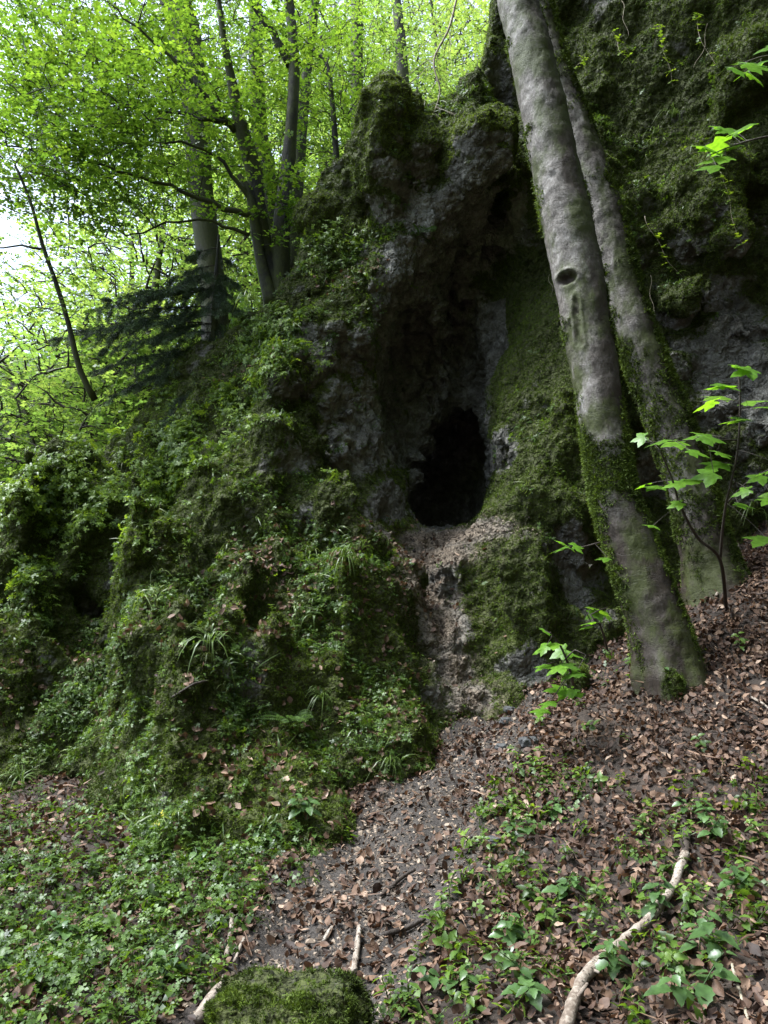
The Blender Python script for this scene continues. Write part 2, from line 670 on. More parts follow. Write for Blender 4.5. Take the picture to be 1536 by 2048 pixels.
def rock_mat():
    m, n, N, L, b = new_mat('tufa_rock')
    v = vec_scaled(N, L, (1, 1, 1))
    n1 = noise(N, L, v, 1.6, 6)
    n2 = noise(N, L, v, 9, 6, .65)
    n3 = noise(N, L, v, 38, 4, .6)
    rc = ramp(N, [(.3, (.032, .031, .027)), (.47, (.145, .141, .126)), (.58, (.27, .265, .242)), (.74, (.5, .495, .465))])
    L.new(math_node(N, L, 'ADD', math_node(N, L, 'MULTIPLY', n1, .45), math_node(N, L, 'MULTIPLY', n2, .58)), rc.inputs['Fac'])
    brown = mixc(N, L, math_node(N, L, 'MULTIPLY', n3, .55), rc.outputs['Color'], (.085, .068, .045))
    mc = ramp(N, [(.2, (.014, .014, .006)), (.42, (.034, .038, .009)), (.6, (.065, .078, .014)), (.85, (.12, .14, .024))])
    L.new(math_node(N, L, 'ADD', math_node(N, L, 'MULTIPLY', n2, .5), math_node(N, L, 'MULTIPLY', n3, .5)), mc.inputs['Fac'])
    mossy = attr(N, 'moss')
    fac = math_node(N, L, 'ADD', mossy, math_node(N, L, 'MULTIPLY', math_node(N, L, 'SUBTRACT', n2, .5), 1.3))
    fr = ramp(N, [(.38, (0, 0, 0)), (.56, (1, 1, 1))])
    L.new(fac, fr.inputs['Fac'])
    c = mixc(N, L, fr.outputs['Color'], brown, mc.outputs['Color'])
    dirt = attr(N, 'dirt')
    dc = ramp(N, [(.3, (.085, .064, .046)), (.55, (.22, .172, .125)), (.75, (.36, .295, .22))])
    L.new(math_node(N, L, 'ADD', math_node(N, L, 'MULTIPLY', n3, .6), math_node(N, L, 'MULTIPLY', n2, .4)), dc.inputs['Fac'])
    c = mixc(N, L, dirt, c, dc.outputs['Color'])
    L.new(c, b.inputs['Base Color'])
    b.inputs['Roughness'].default_value = .82
    b.inputs['Specular IOR Level'].default_value = .35
    h = math_node(N, L, 'ADD', math_node(N, L, 'MULTIPLY', n2, .7), math_node(N, L, 'MULTIPLY', n3, .4))
    prev = bump(N, L, h, 1.0, .06)
    for sc_, ds in ((5.0, .10), (13.0, .05)):
        wv_ = N.new('ShaderNodeVectorMath')
        wv_.operation = 'MULTIPLY_ADD'
        nn3 = N.new('ShaderNodeTexNoise')
        nn3.inputs['Scale'].default_value = sc_ * .8
        L.new(v, nn3.inputs['Vector'])
        wv_.inputs[1].default_value = (.25, .25, .25)
        L.new(nn3.outputs['Color'], wv_.inputs[0])
        L.new(v, wv_.inputs[2])
        vo = N.new('ShaderNodeTexVoronoi')
        vo.inputs['Scale'].default_value = sc_
        L.new(wv_.outputs[0], vo.inputs['Vector'])
        prev = bump(N, L, math_node(N, L, 'SUBTRACT', 1.0, vo.outputs['Distance']), .8, ds, prev)
    L.new(prev, b.inputs['Normal'])
    return m


def ground_mat():
    m, n, N, L, b = new_mat('forest_soil')
    v = vec_scaled(N, L, (1, 1, 1))
    n1 = noise(N, L, v, 1.3, 5)
    n2 = noise(N, L, v, 22, 6, .7)
    n3 = noise(N, L, v, 90, 3, .6)
    soil = ramp(N, [(.3, (.012, .009, .007)), (.5, (.03, .022, .017)), (.7, (.07, .05, .037))])
    L.new(math_node(N, L, 'ADD', math_node(N, L, 'MULTIPLY', n1, .4), math_node(N, L, 'MULTIPLY', n2, .6)), soil.inputs['Fac'])
    grit = ramp(N, [(.32, (.014, .012, .0105)), (.5, (.038, .032, .028)), (.66, (.085, .073, .062)), (.8, (.19, .165, .135))])
    L.new(math_node(N, L, 'ADD', math_node(N, L, 'MULTIPLY', n3, .55), math_node(N, L, 'MULTIPLY', n2, .45)), grit.inputs['Fac'])
    pa = attr(N, 'path')
    f = ramp(N, [(.35, (0, 0, 0)), (.65, (1, 1, 1))])
    L.new(math_node(N, L, 'ADD', pa, math_node(N, L, 'MULTIPLY', math_node(N, L, 'SUBTRACT', n1, .5), .9)), f.inputs['Fac'])
    c = mixc(N, L, f.outputs['Color'], soil.outputs['Color'], grit.outputs['Color'])
    gr = attr(N, 'green')
    gc = mixc(N, L, n1, (.02, .035, .01), (.06, .10, .02))
    c = mixc(N, L, gr, c, gc)
    L.new(c, b.inputs['Base Color'])
    b.inputs['Roughness'].default_value = .85
    b.inputs['Specular IOR Level'].default_value = .3
    h = math_node(N, L, 'ADD', math_node(N, L, 'MULTIPLY', n2, .7), math_node(N, L, 'MULTIPLY', n3, .4))
    L.new(bump(N, L, h, .8, .02), b.inputs['Normal'])
    return m


def bark_mat(name, stops, moss=0.0, sc=(1, 1, 1), rings=0.0, specks=0.0):
    m, n, N, L, b = new_mat(name)
    v = vec_scaled(N, L, sc)
    n1 = noise(N, L, v, 2.2, 5)
    n2 = noise(N, L, v, 14, 6, .65)
    n3 = noise(N, L, v, 60, 4, .6)
    r = ramp(N, stops)
    L.new(math_node(N, L, 'ADD', math_node(N, L, 'MULTIPLY', n1, .35), math_node(N, L, 'ADD', math_node(N, L, 'MULTIPLY', n2, .35), math_node(N, L, 'MULTIPLY', n3, .3))), r.inputs['Fac'])
    c = r.outputs['Color']
    h = math_node(N, L, 'ADD', math_node(N, L, 'MULTIPLY', n2, .6), math_node(N, L, 'MULTIPLY', n3, .5))
    if rings:
        vr = vec_scaled(N, L, (.9, .9, 4.2))
        nr = noise(N, L, vr, 1.5, 6, .68)
        rr = ramp(N, [(.485, (1, 1, 1)), (.5, (0, 0, 0)), (.515, (1, 1, 1))])
        L.new(nr, rr.inputs['Fac'])
        c = mixc(N, L, math_node(N, L, 'MULTIPLY', math_node(N, L, 'SUBTRACT', 1.0, rr.outputs['Color']), rings), c, (.05, .038, .03))
        h = math_node(N, L, 'ADD', h, math_node(N, L, 'MULTIPLY', rr.outputs['Color'], .5))
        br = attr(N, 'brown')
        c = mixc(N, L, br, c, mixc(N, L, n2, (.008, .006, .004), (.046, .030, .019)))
    if specks:
        vo = N.new('ShaderNodeTexVoronoi')
        vo.inputs['Scale'].default_value = 55
        L.new(v, vo.inputs['Vector'])
        sr = ramp(N, [(.22, (1, 1, 1)), (.34, (0, 0, 0))])
        L.new(vo.outputs['Distance'], sr.inputs['Fac'])
        c = mixc(N, L, math_node(N, L, 'MULTIPLY', sr.outputs['Color'], math_node(N, L, 'GREATER_THAN', n1, .47)), c, (.05, .04, .03))
    if moss:
        f = ramp(N, [(.5 - moss * .3, (0, 0, 0)), (.62 - moss * .3, (1, 1, 1))])
        L.new(noise(N, L, vec_scaled(N, L, (1, 1, .6)), 3.2, 6, .65), f.inputs['Fac'])
        c = mixc(N, L, f.outputs['Color'], c, mixc(N, L, n3, (.02, .022, .006), (.06, .07, .014)))
    L.new(c, b.inputs['Base Color'])
    b.inputs['Roughness'].default_value = .7
    b.inputs['Specular IOR Level'].default_value = .35
    L.new(bump(N, L, h, .7, .015), b.inputs['Normal'])
    return m


M_rock = rock_mat()
M_ground = ground_mat()
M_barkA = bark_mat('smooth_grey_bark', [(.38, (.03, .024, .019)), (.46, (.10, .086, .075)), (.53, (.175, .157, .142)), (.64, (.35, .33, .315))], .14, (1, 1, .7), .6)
M_barkD = bark_mat('dark_mossy_bark', [(.36, (.004, .0035, .003)), (.5, (.011, .010, .008)), (.66, (.034, .031, .026))], .3, (1, 1, .4))
M_barkG = bark_mat('grey_bark', [(.38, (.013, .011, .009)), (.5, (.036, .032, .028)), (.62, (.105, .098, .088))], .35, (1, 1, .35))
M_twig = bark_mat('twig_bark', [(.3, (.018, .013, .010)), (.6, (.05, .038, .03)), (.8, (.10, .08, .065))])
M_stick = bark_mat('pale_stick_bark', [(.36, (.05, .036, .026)), (.47, (.15, .115, .088)), (.56, (.29, .245, .2)), (.7, (.46, .42, .37))], 0, (1, 1, 1), 0, 1)
M_vine = bark_mat('pale_root', [(.3, (.16, .13, .09)), (.6, (.34, .29, .21)), (.8, (.5, .45, .36))])
M_hole = bark_mat('rotten_hole', [(.3, (.004, .003, .002)), (.6, (.012, .008, .006)), (.8, (.03, .02, .015))])
M_darkwood = bark_mat('dark_wood', [(.3, (.012, .009, .007)), (.6, (.045, .033, .026)), (.8, (.1, .08, .065))])


def stone_mat():
    m, n, N, L, b = new_mat('grey_stone')
    v = vec_scaled(N, L, (1, 1, 1))
    n2 = noise(N, L, v, 14, 6, .65)
    r = ramp(N, [(.3, (.02, .02, .02)), (.6, (.075, .075, .075)), (.8, (.19, .19, .19))])
    L.new(n2, r.inputs['Fac'])
    L.new(r.outputs['Color'], b.inputs['Base Color'])
    b.inputs['Roughness'].default_value = .8
    L.new(bump(N, L, n2, .8, .02), b.inputs['Normal'])
    return m


M_stone = stone_mat()


def chip_mat():
    return leaf_mat('grit_chip', [(0, (.03, .025, .021)), (.5, (.12, .09, .066)), (1, (.38, .30, .225))], 0, rough=.8, spec=.3)


M_chip = chip_mat()

# ------------------------------------------------------------------ ground height
gc = [(0, 2048, 3.2), (768, 2048, 3.2), (1536, 2048, 2.9), (0, 1800, 4.4), (400, 1800, 4.3), (768, 1800, 4.2), (1100, 1800, 4.0),
      (1536, 1800, 3.7), (0, 1600, 6.2), (200, 1570, 6.3), (560, 1690, 5.1), (768, 1560, 5.85), (960, 1425, 6.9), (1200, 1600, 4.9),
      (1536, 1600, 4.6), (1200, 1400, 6.2), (1330, 1345, 6.1), (1536, 1400, 5.5), (1536, 1200, 6.7), (1430, 1180, 7.3), (1250, 1280, 7.1), (1536, 1060, 8.3)]
gx = [P(*c) for c in gc]
gx += [np.array(q, float) for q in [(-3, -4, -.4), (3, -4, .5), (-12, -6, -.6), (10, -6, 6), (-9, 4, -.3), (9, 4, 4.2), (8, 8, 6.5),
       (-3.5, 8.5, .5), (-1.5, 7.5, .5), (-1.5, 9, .8), (.8, 9, 1.3), (.8, 12, 1.6), (3, 10, 2.2), (-9, 9, .4),
       (-1.5, 14, 5.3), (-4.5, 14, 3.8), (-8, 14, 2.0), (2, 15, 8.5), (6, 14, 10.5), (12, 12, 11), (-16, 14, .2), (-14, 30, 3), (-4, 26, 7.5), (6, 28, 15),
       (-20, 60, 18), (0, 60, 26), (25, 60, 40), (-60, 60, 22), (60, 60, 55), (60, 10, 36), (-60, 0, -2), (-40, 20, 2), (60, -25, 40), (-60, -25, 6), (0, -14, 9), (0, -25, 24), (-14, -16, 4), (14, -14, 20), (18, 2, 20), (0, -70, 40), (-70, -70, 20), (70, -70, 50),  # unseen slopes behind the camera and to the right raised to block sky light
       (0, 110, 44), (-60, 110, 40), (60, 110, 70)]]
gx = np.array(gx)
_gh = tps(gx[:, :2], gx[:, 2], 0.02)

# path corridor on the slope (photo pixels of its middle line, half width in metres)
PATHPX = [(560, 2048, .42), (640, 1940, .46), (700, 1840, .5), (780, 1720, .52), (850, 1610, .5), (930, 1500, .5), (1010, 1430, .42)]


def ground_z_smooth(x, y):
    return _gh(np.c_[x, y])


def ground_hit_smooth(px, py):
    d = np.array(ray(px, py))
    t = np.linspace(1.5, 14, 800)
    q = CAM + d * t[:, None]
    below = q[:, 2] < ground_z_smooth(q[:, 0], q[:, 1])
    k = int(np.argmax(below)) if below.any() else 300
    return q[k]


pathpts = np.array([[*ground_hit_smooth(a, b)[:2], w] for a, b, w in PATHPX])
pathpts = np.vstack([[pathpts[0, 0] - .2, 1.2, .45], pathpts])


def path_amount(x, y):
    q = np.c_[x, y]
    best = np.full(len(q), -9.0)
    for a, b in zip(pathpts[:-1], pathpts[1:]):
        ab = b[:2] - a[:2]
        t = np.clip(((q - a[:2]) @ ab) / (ab @ ab), 0, 1)
        d = np.linalg.norm(q - (a[:2] + t[:, None] * ab), axis=1)
        w = a[2] + t * (b[2] - a[2])
        best = np.maximum(best, 1 - d / w)
    return np.clip(best * .9 + .5, 0, 1)


def ground_z(x, y):
    x = np.asarray(x, float).ravel()
    y = np.asarray(y, float).ravel()
    z = ground_z_smooth(x, y)
    p = np.c_[x, y, np.zeros(len(x))]
    far = smooth(14, 30, np.hypot(x, y - 5))
    z = z + .07 * perlin(p * .9) + .035 * perlin(p * 2.6 + 5) + .016 * perlin(p * 7 + 9) + .008 * perlin(p * 19 + 2) + far * 1.2 * perlin(p * .06)
    return z - .05 * smooth(.55, .9, path_amount(x, y))


xs = np.unique(np.r_[np.linspace(-120, -9, 34), np.linspace(-9, -4.5, 40), np.linspace(-4.5, 5.5, 300), np.linspace(5.5, 10, 40), np.linspace(10, 120, 34)])
ys = np.unique(np.r_[np.linspace(-90, 0, 40), np.linspace(0, 1.8, 16), np.linspace(1.8, 8.8, 240), np.linspace(8.8, 16, 40), np.linspace(16, 140, 50)])
X, Y = np.meshgrid(xs, ys, indexing='ij')
GZ = ground_z(X, Y).reshape(X.shape)
gm = MB()
nx, ny = X.shape
i, j = np.meshgrid(np.arange(nx - 1), np.arange(ny - 1), indexing='ij')
k0 = (i * ny + j).ravel()
gm.add(np.c_[X.ravel(), Y.ravel(), GZ.ravel()], [np.stack([k0, k0 + ny, k0 + ny + 1, k0 + 1], -1)])
green = smooth(11, 16, np.hypot(X, Y)).ravel() * .8
ground = tag(gm.build('ground', M_ground, attrs={'path': path_amount(X.ravel(), Y.ravel()), 'green': green}), kind='structure')


def gz1(x, y):
    return float(ground_z(np.array([x]), np.array([y]))[0])


# ------------------------------------------------------------------ rock outcrop: front surface y = F(x, z), top T(x), cave cut out
fc = [  # photo px, py, forward distance
    (230, 1740, 4.95), (400, 1760, 4.75), (560, 1700, 5.0), (700, 1590, 5.55), (800, 1510, 6.1), (960, 1420, 6.8), (1050, 1370, 6.95), (1250, 1280, 7.35), (1536, 1060, 8.4),
    (0, 1610, 6.25), (190, 1570, 6.45), (120, 1450, 6.75), (190, 1450, 6.75),
    (200, 1240, 7.95), (300, 1100, 7.4), (380, 960, 7.9), (240, 1350, 6.55), (290, 1250, 6.4),
    (300, 1560, 5.35), (400, 1500, 5.35), (560, 1500, 5.55), (700, 1400, 6.15), (400, 1300, 5.9), (560, 1250, 6.3), (690, 1160, 6.9), (620, 1120, 6.95),
    (790, 1300, 6.75), (700, 1050, 7.75), (640, 960, 7.75), (500, 1010, 7.2), (400, 1090, 6.9), (450, 900, 7.7), (580, 850, 7.9), (520, 750, 8.3), (450, 720, 8.7), (590, 620, 8.5),
    (855, 1115, 8.15), (880, 1070, 8.6), (865, 1180, 7.75), (890, 1260, 7.42), (915, 1345, 7.1), (760, 1060, 7.95), (770, 1130, 7.5),
    (700, 850, 8.25), (760, 700, 8.5), (770, 900, 8.8), (830, 800, 9.5), (650, 700, 8.25), (780, 590, 8.45), (900, 480, 8.9), (950, 620, 9.7), (985, 700, 9.6), (900, 700, 9.7), (850, 620, 9.1),
    (880, 430, 8.6), (800, 470, 8.45), (700, 470, 8.7), (980, 330, 8.5), (930, 340, 8.5), (770, 290, 8.8), (650, 430, 9.0), (960, 150, 9.0), (850, 230, 9.2), (840, 350, 9.0),
    (1000, 800, 8.4), (955, 1030, 7.85), (930, 1110, 7.5), (1080, 800, 7.95), (1060, 1000, 7.45), (1060, 1200, 7.05), (1110, 640, 8.3), (1120, 450, 8.6), (1060, 360, 8.7),
    (1015, 200, 9.7), (985, 540, 9.5), (1150, 150, 9.3), (1170, 900, 7.85), (1180, 1150, 7.35),
    (1260, 1100, 8.0), (1300, 900, 8.4), (1300, 600, 8.9), (1300, 300, 8.9), (1300, 50, 8.8), (1450, 900, 8.35), (1450, 700, 8.55), (1450, 450, 8.5), (1460, 250, 8.3), (1500, 50, 8.0),
    (1536, 800, 8.35), (1420, 570, 8.65), (1380, 150, 8.6),
    (0, 1300, 7.0), (0, 1100, 7.6), (60, 960, 8.25), (100, 1100, 7.65), (100, 1250, 7.2), (110, 900, 8.5), (200, 850, 8.7), (250, 960, 8.1), (300, 800, 8.9), (170, 1050, 7.7)]
fp = np.array([P(*c) for c in fc])
extra = np.array([(-7, 7, -.5), (-7, 8.2, 2), (-7, 9.5, 4), (-5, 10.5, 5), (-3, 9.8, 6), (-1.5, 9.6, 7), (0, 9.6, 9.5), (2, 9.3, 11.5), (6.5, 7.6, 11.5), (6.5, 8.0, 8), (6.5, 8.4, 5), (7, 8.6, 2.4), (4.5, 8.2, 11.5),
                  (1, 6.9, -.5), (-2, 4.8, -.6), (3, 7.2, -.5), (-4.5, 6.3, -.6)], float)
fp = np.vstack([fp, extra])
F_ev = tps(fp[:, [0, 2]], fp[:, 1], .004)

H = .05
x0, x1, y0, y1, z0, z1 = -6.6, 6.6, 4.2, 12.8, -.5, 11.4
gxs, gys, gzs = np.arange(x0, x1, H), np.arange(y0, y1, H), np.arange(z0, z1, H)
XZ = np.stack(np.meshgrid(gxs, gzs, indexing='ij'), -1).reshape(-1, 2)
F2 = F_ev(XZ).reshape(len(gxs), len(gzs))
gF = np.gradient(F2, H)
sl = 1 / np.sqrt(1 + np.clip(gF[0] ** 2 + gF[1] ** 2, 0, 9))
sil = [(-60, 1010, 8.3), (0, 975, 8.4), (60, 900, 8.7), (180, 800, 9.0), (300, 745, 9.2), (420, 690, 9.2), (520, 640, 9.2), (590, 570, 9.1), (640, 440, 9.2), (690, 370, 9.2), (712, 250, 9.1), (745, 200, 9.1),
       (800, 178, 9.2), (850, 215, 9.4), (900, 205, 9.4), (945, 150, 9.3), (975, 60, 9.3), (1000, -90, 9.3), (1060, -260, 9.3)]
tp = np.array([P(*c) for c in sil])
T1 = -.65 * smooth(-2.2, -3.6, gxs) + np.interp(gxs, np.r_[-7, tp[:, 0], 2.4, 7], np.r_[tp[0, 2] - .8, tp[:, 2], 10.9, 11.2])


def smax(a, b, k):
    h = np.clip(.5 + .5 * (a - b) / k, 0, 1)
    return b + (a - b) * h + k * h * (1 - h)


f = (F2[:, None, :] - gys[None, :, None]) * sl[:, None, :]
top = gzs[None, None, :] - (T1[:, None, None] - .12 * np.maximum(gys - 9.2, 0)[None, :, None])
f = smax(f, top * .8, .25).astype(np.float32)
del top
# mossy knobs standing out of the face
G = np.stack(np.meshgrid(gxs, gys, gzs, indexing='ij'), -1).astype(np.float32)
for (px, py, yy, rx, ry, rz) in [(980, 300, 8.35, .33, .45, .38), (925, 310, 8.4, .24, .4, .46), (768, 270, 8.5, .36, .55, .58), (745, 340, 8.55, .28, .4, .45), (850, 300, 8.6, .26, .4, .5), (650, 440, 9.0, .28, .4, .35),
                                 (1455, 480, 8.2, .25, .3, .25), (1420, 350, 8.3, .4, .4, .32), (1420, 420, 8.3, .35, .4, .35), (1500, 130, 8.0, .4, .5, .5), (1380, 600, 8.6, .35, .35, .3),
                                 (560, 780, 8.1, .3, .4, .45), (810, 1165, 7.45, .17, .2, .17), (620, 1010, 7.4, .3, .4, .4), (520, 960, 7.45, .3, .4, .45), (340, 1120, 6.9, .3, .35, .5),
                                 (140, 1000, 8.0, .25, .3, .4), (60, 1060, 7.9, .22, .3, .35), (1000, 880, 8.25, .14, .2, .2)]:
    c = P(px, py, yy)
    sel = tuple(slice(max(0, int((c[k] - 1.4 - lo) / H)), int((c[k] + 1.4 - lo) / H)) for k, lo in enumerate((x0, y0, z0)))
    q = (G[sel] - c) / np.array([rx, ry, rz])
    d = (np.linalg.norm(q, axis=-1) - 1) * min(rx, ry, rz)
    f[sel] = -smax(-f[sel], -d, .22)
# cave: a leaning chamber with a crevice above it, going back into the rock
cave = np.full(f.shape, 9, np.float32)


def capsule(a, b, ra, rb, sx=1.0):
    global cave
    a, b = np.array(a, np.float32), np.array(b, np.float32)
    lo, hi = np.minimum(a, b) - max(ra, rb) - .8, np.maximum(a, b) + max(ra, rb) + .8
    sel = tuple(slice(max(0, int((lo[k] - l0) / H)), max(1, int((hi[k] - l0) / H))) for k, l0 in enumerate((x0, y0, z0)))
    q = G[sel]
    ab = b - a
    t = np.clip(((q - a) @ ab) / (ab @ ab), 0, 1)
    d = np.linalg.norm(q - (a + t[..., None] * ab), axis=-1) - (ra + t * (rb - ra))
    cave[sel] = np.minimum(cave[sel], d)


for yy in (7.5, 8.1, 8.7, 9.4, 10.1, 10.8, 11.5):
    g = 1 + .10 * max(yy - 8.5, 0)
    o = P(895, 985, 8.7)
    u2 = P(920, 840, 8.7)
    u3 = P(975, 610, 8.7)
    sh = np.array([.08 * (yy - 8.7), yy - 8.7, .02])
    capsule(o + sh, u2 + sh, .52 * g, .42 * g)
    capsule(u2 + sh, P(962, 690, 8.7) + sh, .45, .27)
    if yy < 10.0:
        capsule(u2 + sh, u3 + sh, .46, .26)
        capsule(u3 + sh, P(995, 460, 8.7) + sh, .26, .14)
for dy in (-.7, -.3, 0, .4):
    capsule(P(985, 600, 9.0 + dy), P(1010, 200, 9.4 + dy), .15, .13)
for (px, py, yy, rx, ry, rz) in [(870, 760, 8.5, .68, 1.7, 1.3), (950, 600, 8.5, .36, 1.9, 1.05), (895, 930, 8.4, .5, 1.2, .85)]:
    c = P(px, py, yy).astype(np.float32)
    d = (np.linalg.norm((G - c) / np.array([rx, ry, rz], np.float32), axis=-1) - 1) * min(rx, rz)
    cave = np.minimum(cave, d)
floor_z = P(885, 1058, 8.7)[2]
flr = floor_z + .10 * (G[..., 1] - 8.7) - G[..., 2]
cave = smax(cave, flr.astype(np.float32), .12)
f = smax(f, -cave, .14)

# relief
band = np.abs(f) < .75
pts = G[band]
q = pts.astype(np.float32)
CAVEC = P(850, 740, 8.6)


def region(p, lst, squash=(1, 1)):
    """soft union of world-space patches given by photo pixel centres"""
    r = np.zeros(len(p), np.float32)
    for (px, py, yy, sx, sz, a) in lst:
        c = P(px, py, yy)
        r = np.maximum(r, a * np.exp(-(((p[:, 0] - c[0]) / sx) ** 2 + ((p[:, 2] - c[2]) / sz) ** 2)))
    return r


BARE = [(830, 650, 8.7, .75, 1.3, 1.2), (760, 800, 8.6, .75, .75, 1.2), (700, 900, 8.3, .3, .55, 1.0), (900, 480, 8.6, .38, .7, 1.15), (985, 400, 8.7, .26, .55, 1.0), (770, 1000, 8.2, .28, .45, .95), (1040, 400, 8.8, .16, .4, .7),
        (1450, 800, 8.8, .95, 1.1, .95), (1400, 600, 8.7, .5, .5, .75), (1170, 1200, 7.3, .3, .5, .9), (895, 1260, 7.3, .2, .5, .9), (1060, 1340, 6.9, .4, .2, .7),
        (1000, 180, 9.3, .22, .9, .9), (1000, 890, 8.2, .12, .2, 1), (620, 920, 7.8, .18, .25, .6), (865, 900, 9.2, .34, 1.1, 1.3), (1400, 500, 8.6, .3, .3, .8), (1320, 980, 8.5, .4, .5, .9)]
drip = smooth(.1, 1.7, q[:, 2]) * region(q, [(400, 1250, 6.5, 2.2, 1.9, 1), (150, 1100, 7.7, 1.6, 1.8, 1), (1080, 1050, 7.5, .9, 1.8, .8)])
bare = np.clip(region(q, BARE), 0, 1)
vz = np.array([1, 1, .38], np.float32)
w1, e1 = worley(q * np.array([3.0, 3.0, 2.0]) + .25 * fbm(q * 2.2, 2)[:, None])
w2, e2 = worley(q * np.array([7.5, 7.5, 5.5]) + .3 * perlin(q * 5)[:, None])
w3, e3 = worley(q * np.array([2.6, 2.6, 1.1]) + .35 * perlin(q * 1.7 + 3)[:, None])
disp = .16 * perlin(q * .85 * vz * 1.4 + 2) + .12 * fbm(q * 1.9 + 31, 3)
disp = disp + drip * (.24 * perlin(q * np.array([2.1, 2.1, .6])) + .34 * (.42 - 2.0 * np.abs(perlin(q * np.array([1.7, 1.7, .75]) + 9)) + .35 * perlin(q * np.array([4.1, 4.1, 1.6]))) + .12 * (.5 - w3))
disp = disp + (1 - .5 * bare) * .12 * (.5 - w1) + bare * (.36 * np.minimum(e1, .5) + .16 * np.minimum(e2, .45) - .17) + .045 * (.45 - w2)
KNOBS = [(980, 300, 8.3, .4, .42, 1), (925, 310, 8.4, .3, .5, 1), (768, 280, 8.5, .45, .65, 1), (850, 300, 8.6, .32, .55, .8), (650, 440, 9, .35, .4, .8), (1455, 480, 8.2, .3, .3, .8), (1420, 380, 8.3, .5, .5, .7)]
calm = 1 - .62 * smooth(.45, .02, np.abs(cave[band]))
calm = calm * (1 - .5 * region(q, KNOBS))
f[band] -= (disp * calm).astype(np.float32)
del cave
del G, flr
f[:, -1, :] = 1
f[0], f[-1], f[:, 0], f[..., 0], f[..., -1] = 1, 1, 1, 1, 1


def surface_nets(f, org, h):
    s = f < 0
    nx, ny, nz = f.shape
    cs = np.zeros((nx - 1, ny - 1, nz - 1), np.int8)
    for a in (0, 1):
        for b in (0, 1):
            for c in (0, 1):
                cs += s[a:nx - 1 + a, b:ny - 1 + b, c:nz - 1 + c]
    act = np.argwhere((cs > 0) & (cs < 8))
    idx = np.full(cs.shape, -1, np.int64)
    idx[tuple(act.T)] = np.arange(len(act))
    acc = np.zeros((len(act), 3))
    cnt = np.zeros(len(act))
    cor = [(a, b, c) for a in (0, 1) for b in (0, 1) for c in (0, 1)]
    for p in cor:
        for k in range(3):
            if p[k]:
                continue
            r = list(p)
            r[k] = 1
            va = f[act[:, 0] + p[0], act[:, 1] + p[1], act[:, 2] + p[2]]
            vb = f[act[:, 0] + r[0], act[:, 1] + r[1], act[:, 2] + r[2]]
            m = (va < 0) != (vb < 0)
            t = np.where(m, va / np.where(m, va - vb, 1), 0)
            e = np.array(p, float)[None].repeat(len(act), 0)
            e[:, k] = t
            acc[m] += e[m]
            cnt[m] += 1
    V = (act + acc / cnt[:, None]) * h + np.array(org)
    Q = []
    for k in range(3):
        sa = [slice(1, -1)] * 3
        a = np.moveaxis(s, k, 0)
        cr = np.argwhere(a[:-1] != a[1:])
        dirn = a[:-1][tuple(cr.T)]
        o = [x for x in range(3) if x != k]
        full = np.zeros_like(cr)
        full[:, k] = cr[:, 0]
        full[:, o[0]] = cr[:, 1]
        full[:, o[1]] = cr[:, 2]
        ok = (full[:, o[0]] > 0) & (full[:, o[1]] > 0) & (full[:, o[0]] < f.shape[o[0]] - 1) & (full[:, o[1]] < f.shape[o[1]] - 1)
        full, dirn = full[ok], dirn[ok]
        c = []
        for da, db in ((0, 0), (1, 0), (1, 1), (0, 1)):
            g = full.copy()
            g[:, o[0]] -= da
            g[:, o[1]] -= db
            c.append(idx[tuple(g.T)])
        qd = np.stack(c, -1)
        flip = dirn if k != 1 else ~dirn
        qd[~flip] = qd[~flip][:, ::-1]
        Q.append(qd)
    return V, np.concatenate(Q)


RV, RQ = surface_nets(f, (x0, y0, z0), H)
del f
# drop what can never be seen: the part under the ground and the flat back
keepv = (RV[:, 2] > ground_z(RV[:, 0], RV[:, 1]) - .35) & (RV[:, 1] < 12.6)
RQ = RQ[keepv[RQ].all(1)]
used = np.unique(RQ)
rm = np.full(len(RV), -1)
rm[used] = np.arange(len(used))
RV, RQ = RV[used], rm[RQ]
tmp = MB().add(RV, [RQ]).build('tmp_rock', M_rock)
md = tmp.modifiers.new('s', 'SUBSURF')
md.levels = 1
md.render_levels = 1
ev = tmp.evaluated_get(bpy.context.evaluated_depsgraph_get())
me = ev.to_mesh()
n = len(me.vertices)
V = np.empty(n * 3, np.float32)
me.vertices.foreach_get('co', V)
V = V.reshape(-1, 3)
NR = np.empty(n * 3, np.float32)
me.vertices.foreach_get('normal', NR)
NR = NR.reshape(-1, 3)
Q = np.empty(len(me.loops), np.int32)
me.loops.foreach_get('vertex_index', Q)
Q = Q.reshape(-1, 4)
ev.to_mesh_clear()
bpy.data.objects.remove(tmp)
bare = np.clip(region(V, BARE), 0, 1.2)
wv, ev_ = worley(V * np.array([14, 14, 10.]))
V = V + NR * ((.022 * fbm(V * 11, 2) + .012 * perlin(V * 34))[:, None] + ((1 - np.clip(bare, 0, 1)) * .035 * (.45 - wv) + np.clip(bare, 0, 1) * .03 * (np.minimum(ev_, .5) - .2))[:, None])
inside_cave = (np.abs(V[:, 1] - 11.0) < 1.7) & (np.abs(V[:, 0] - P(920, 900, 9)[0] - .05) < .62) & (V[:, 2] < P(960, 560, 9)[2])
moss = np.clip(1.0 - bare + .35 * (NR[:, 2] - .1) + .6 * fbm(V * 1.3, 4), 0, 1)
moss = np.clip(moss + .8 * region(V, KNOBS) * smooth(-.5, .0, NR[:, 2]), 0, 1)
moss = np.where(inside_cave, 0, moss)
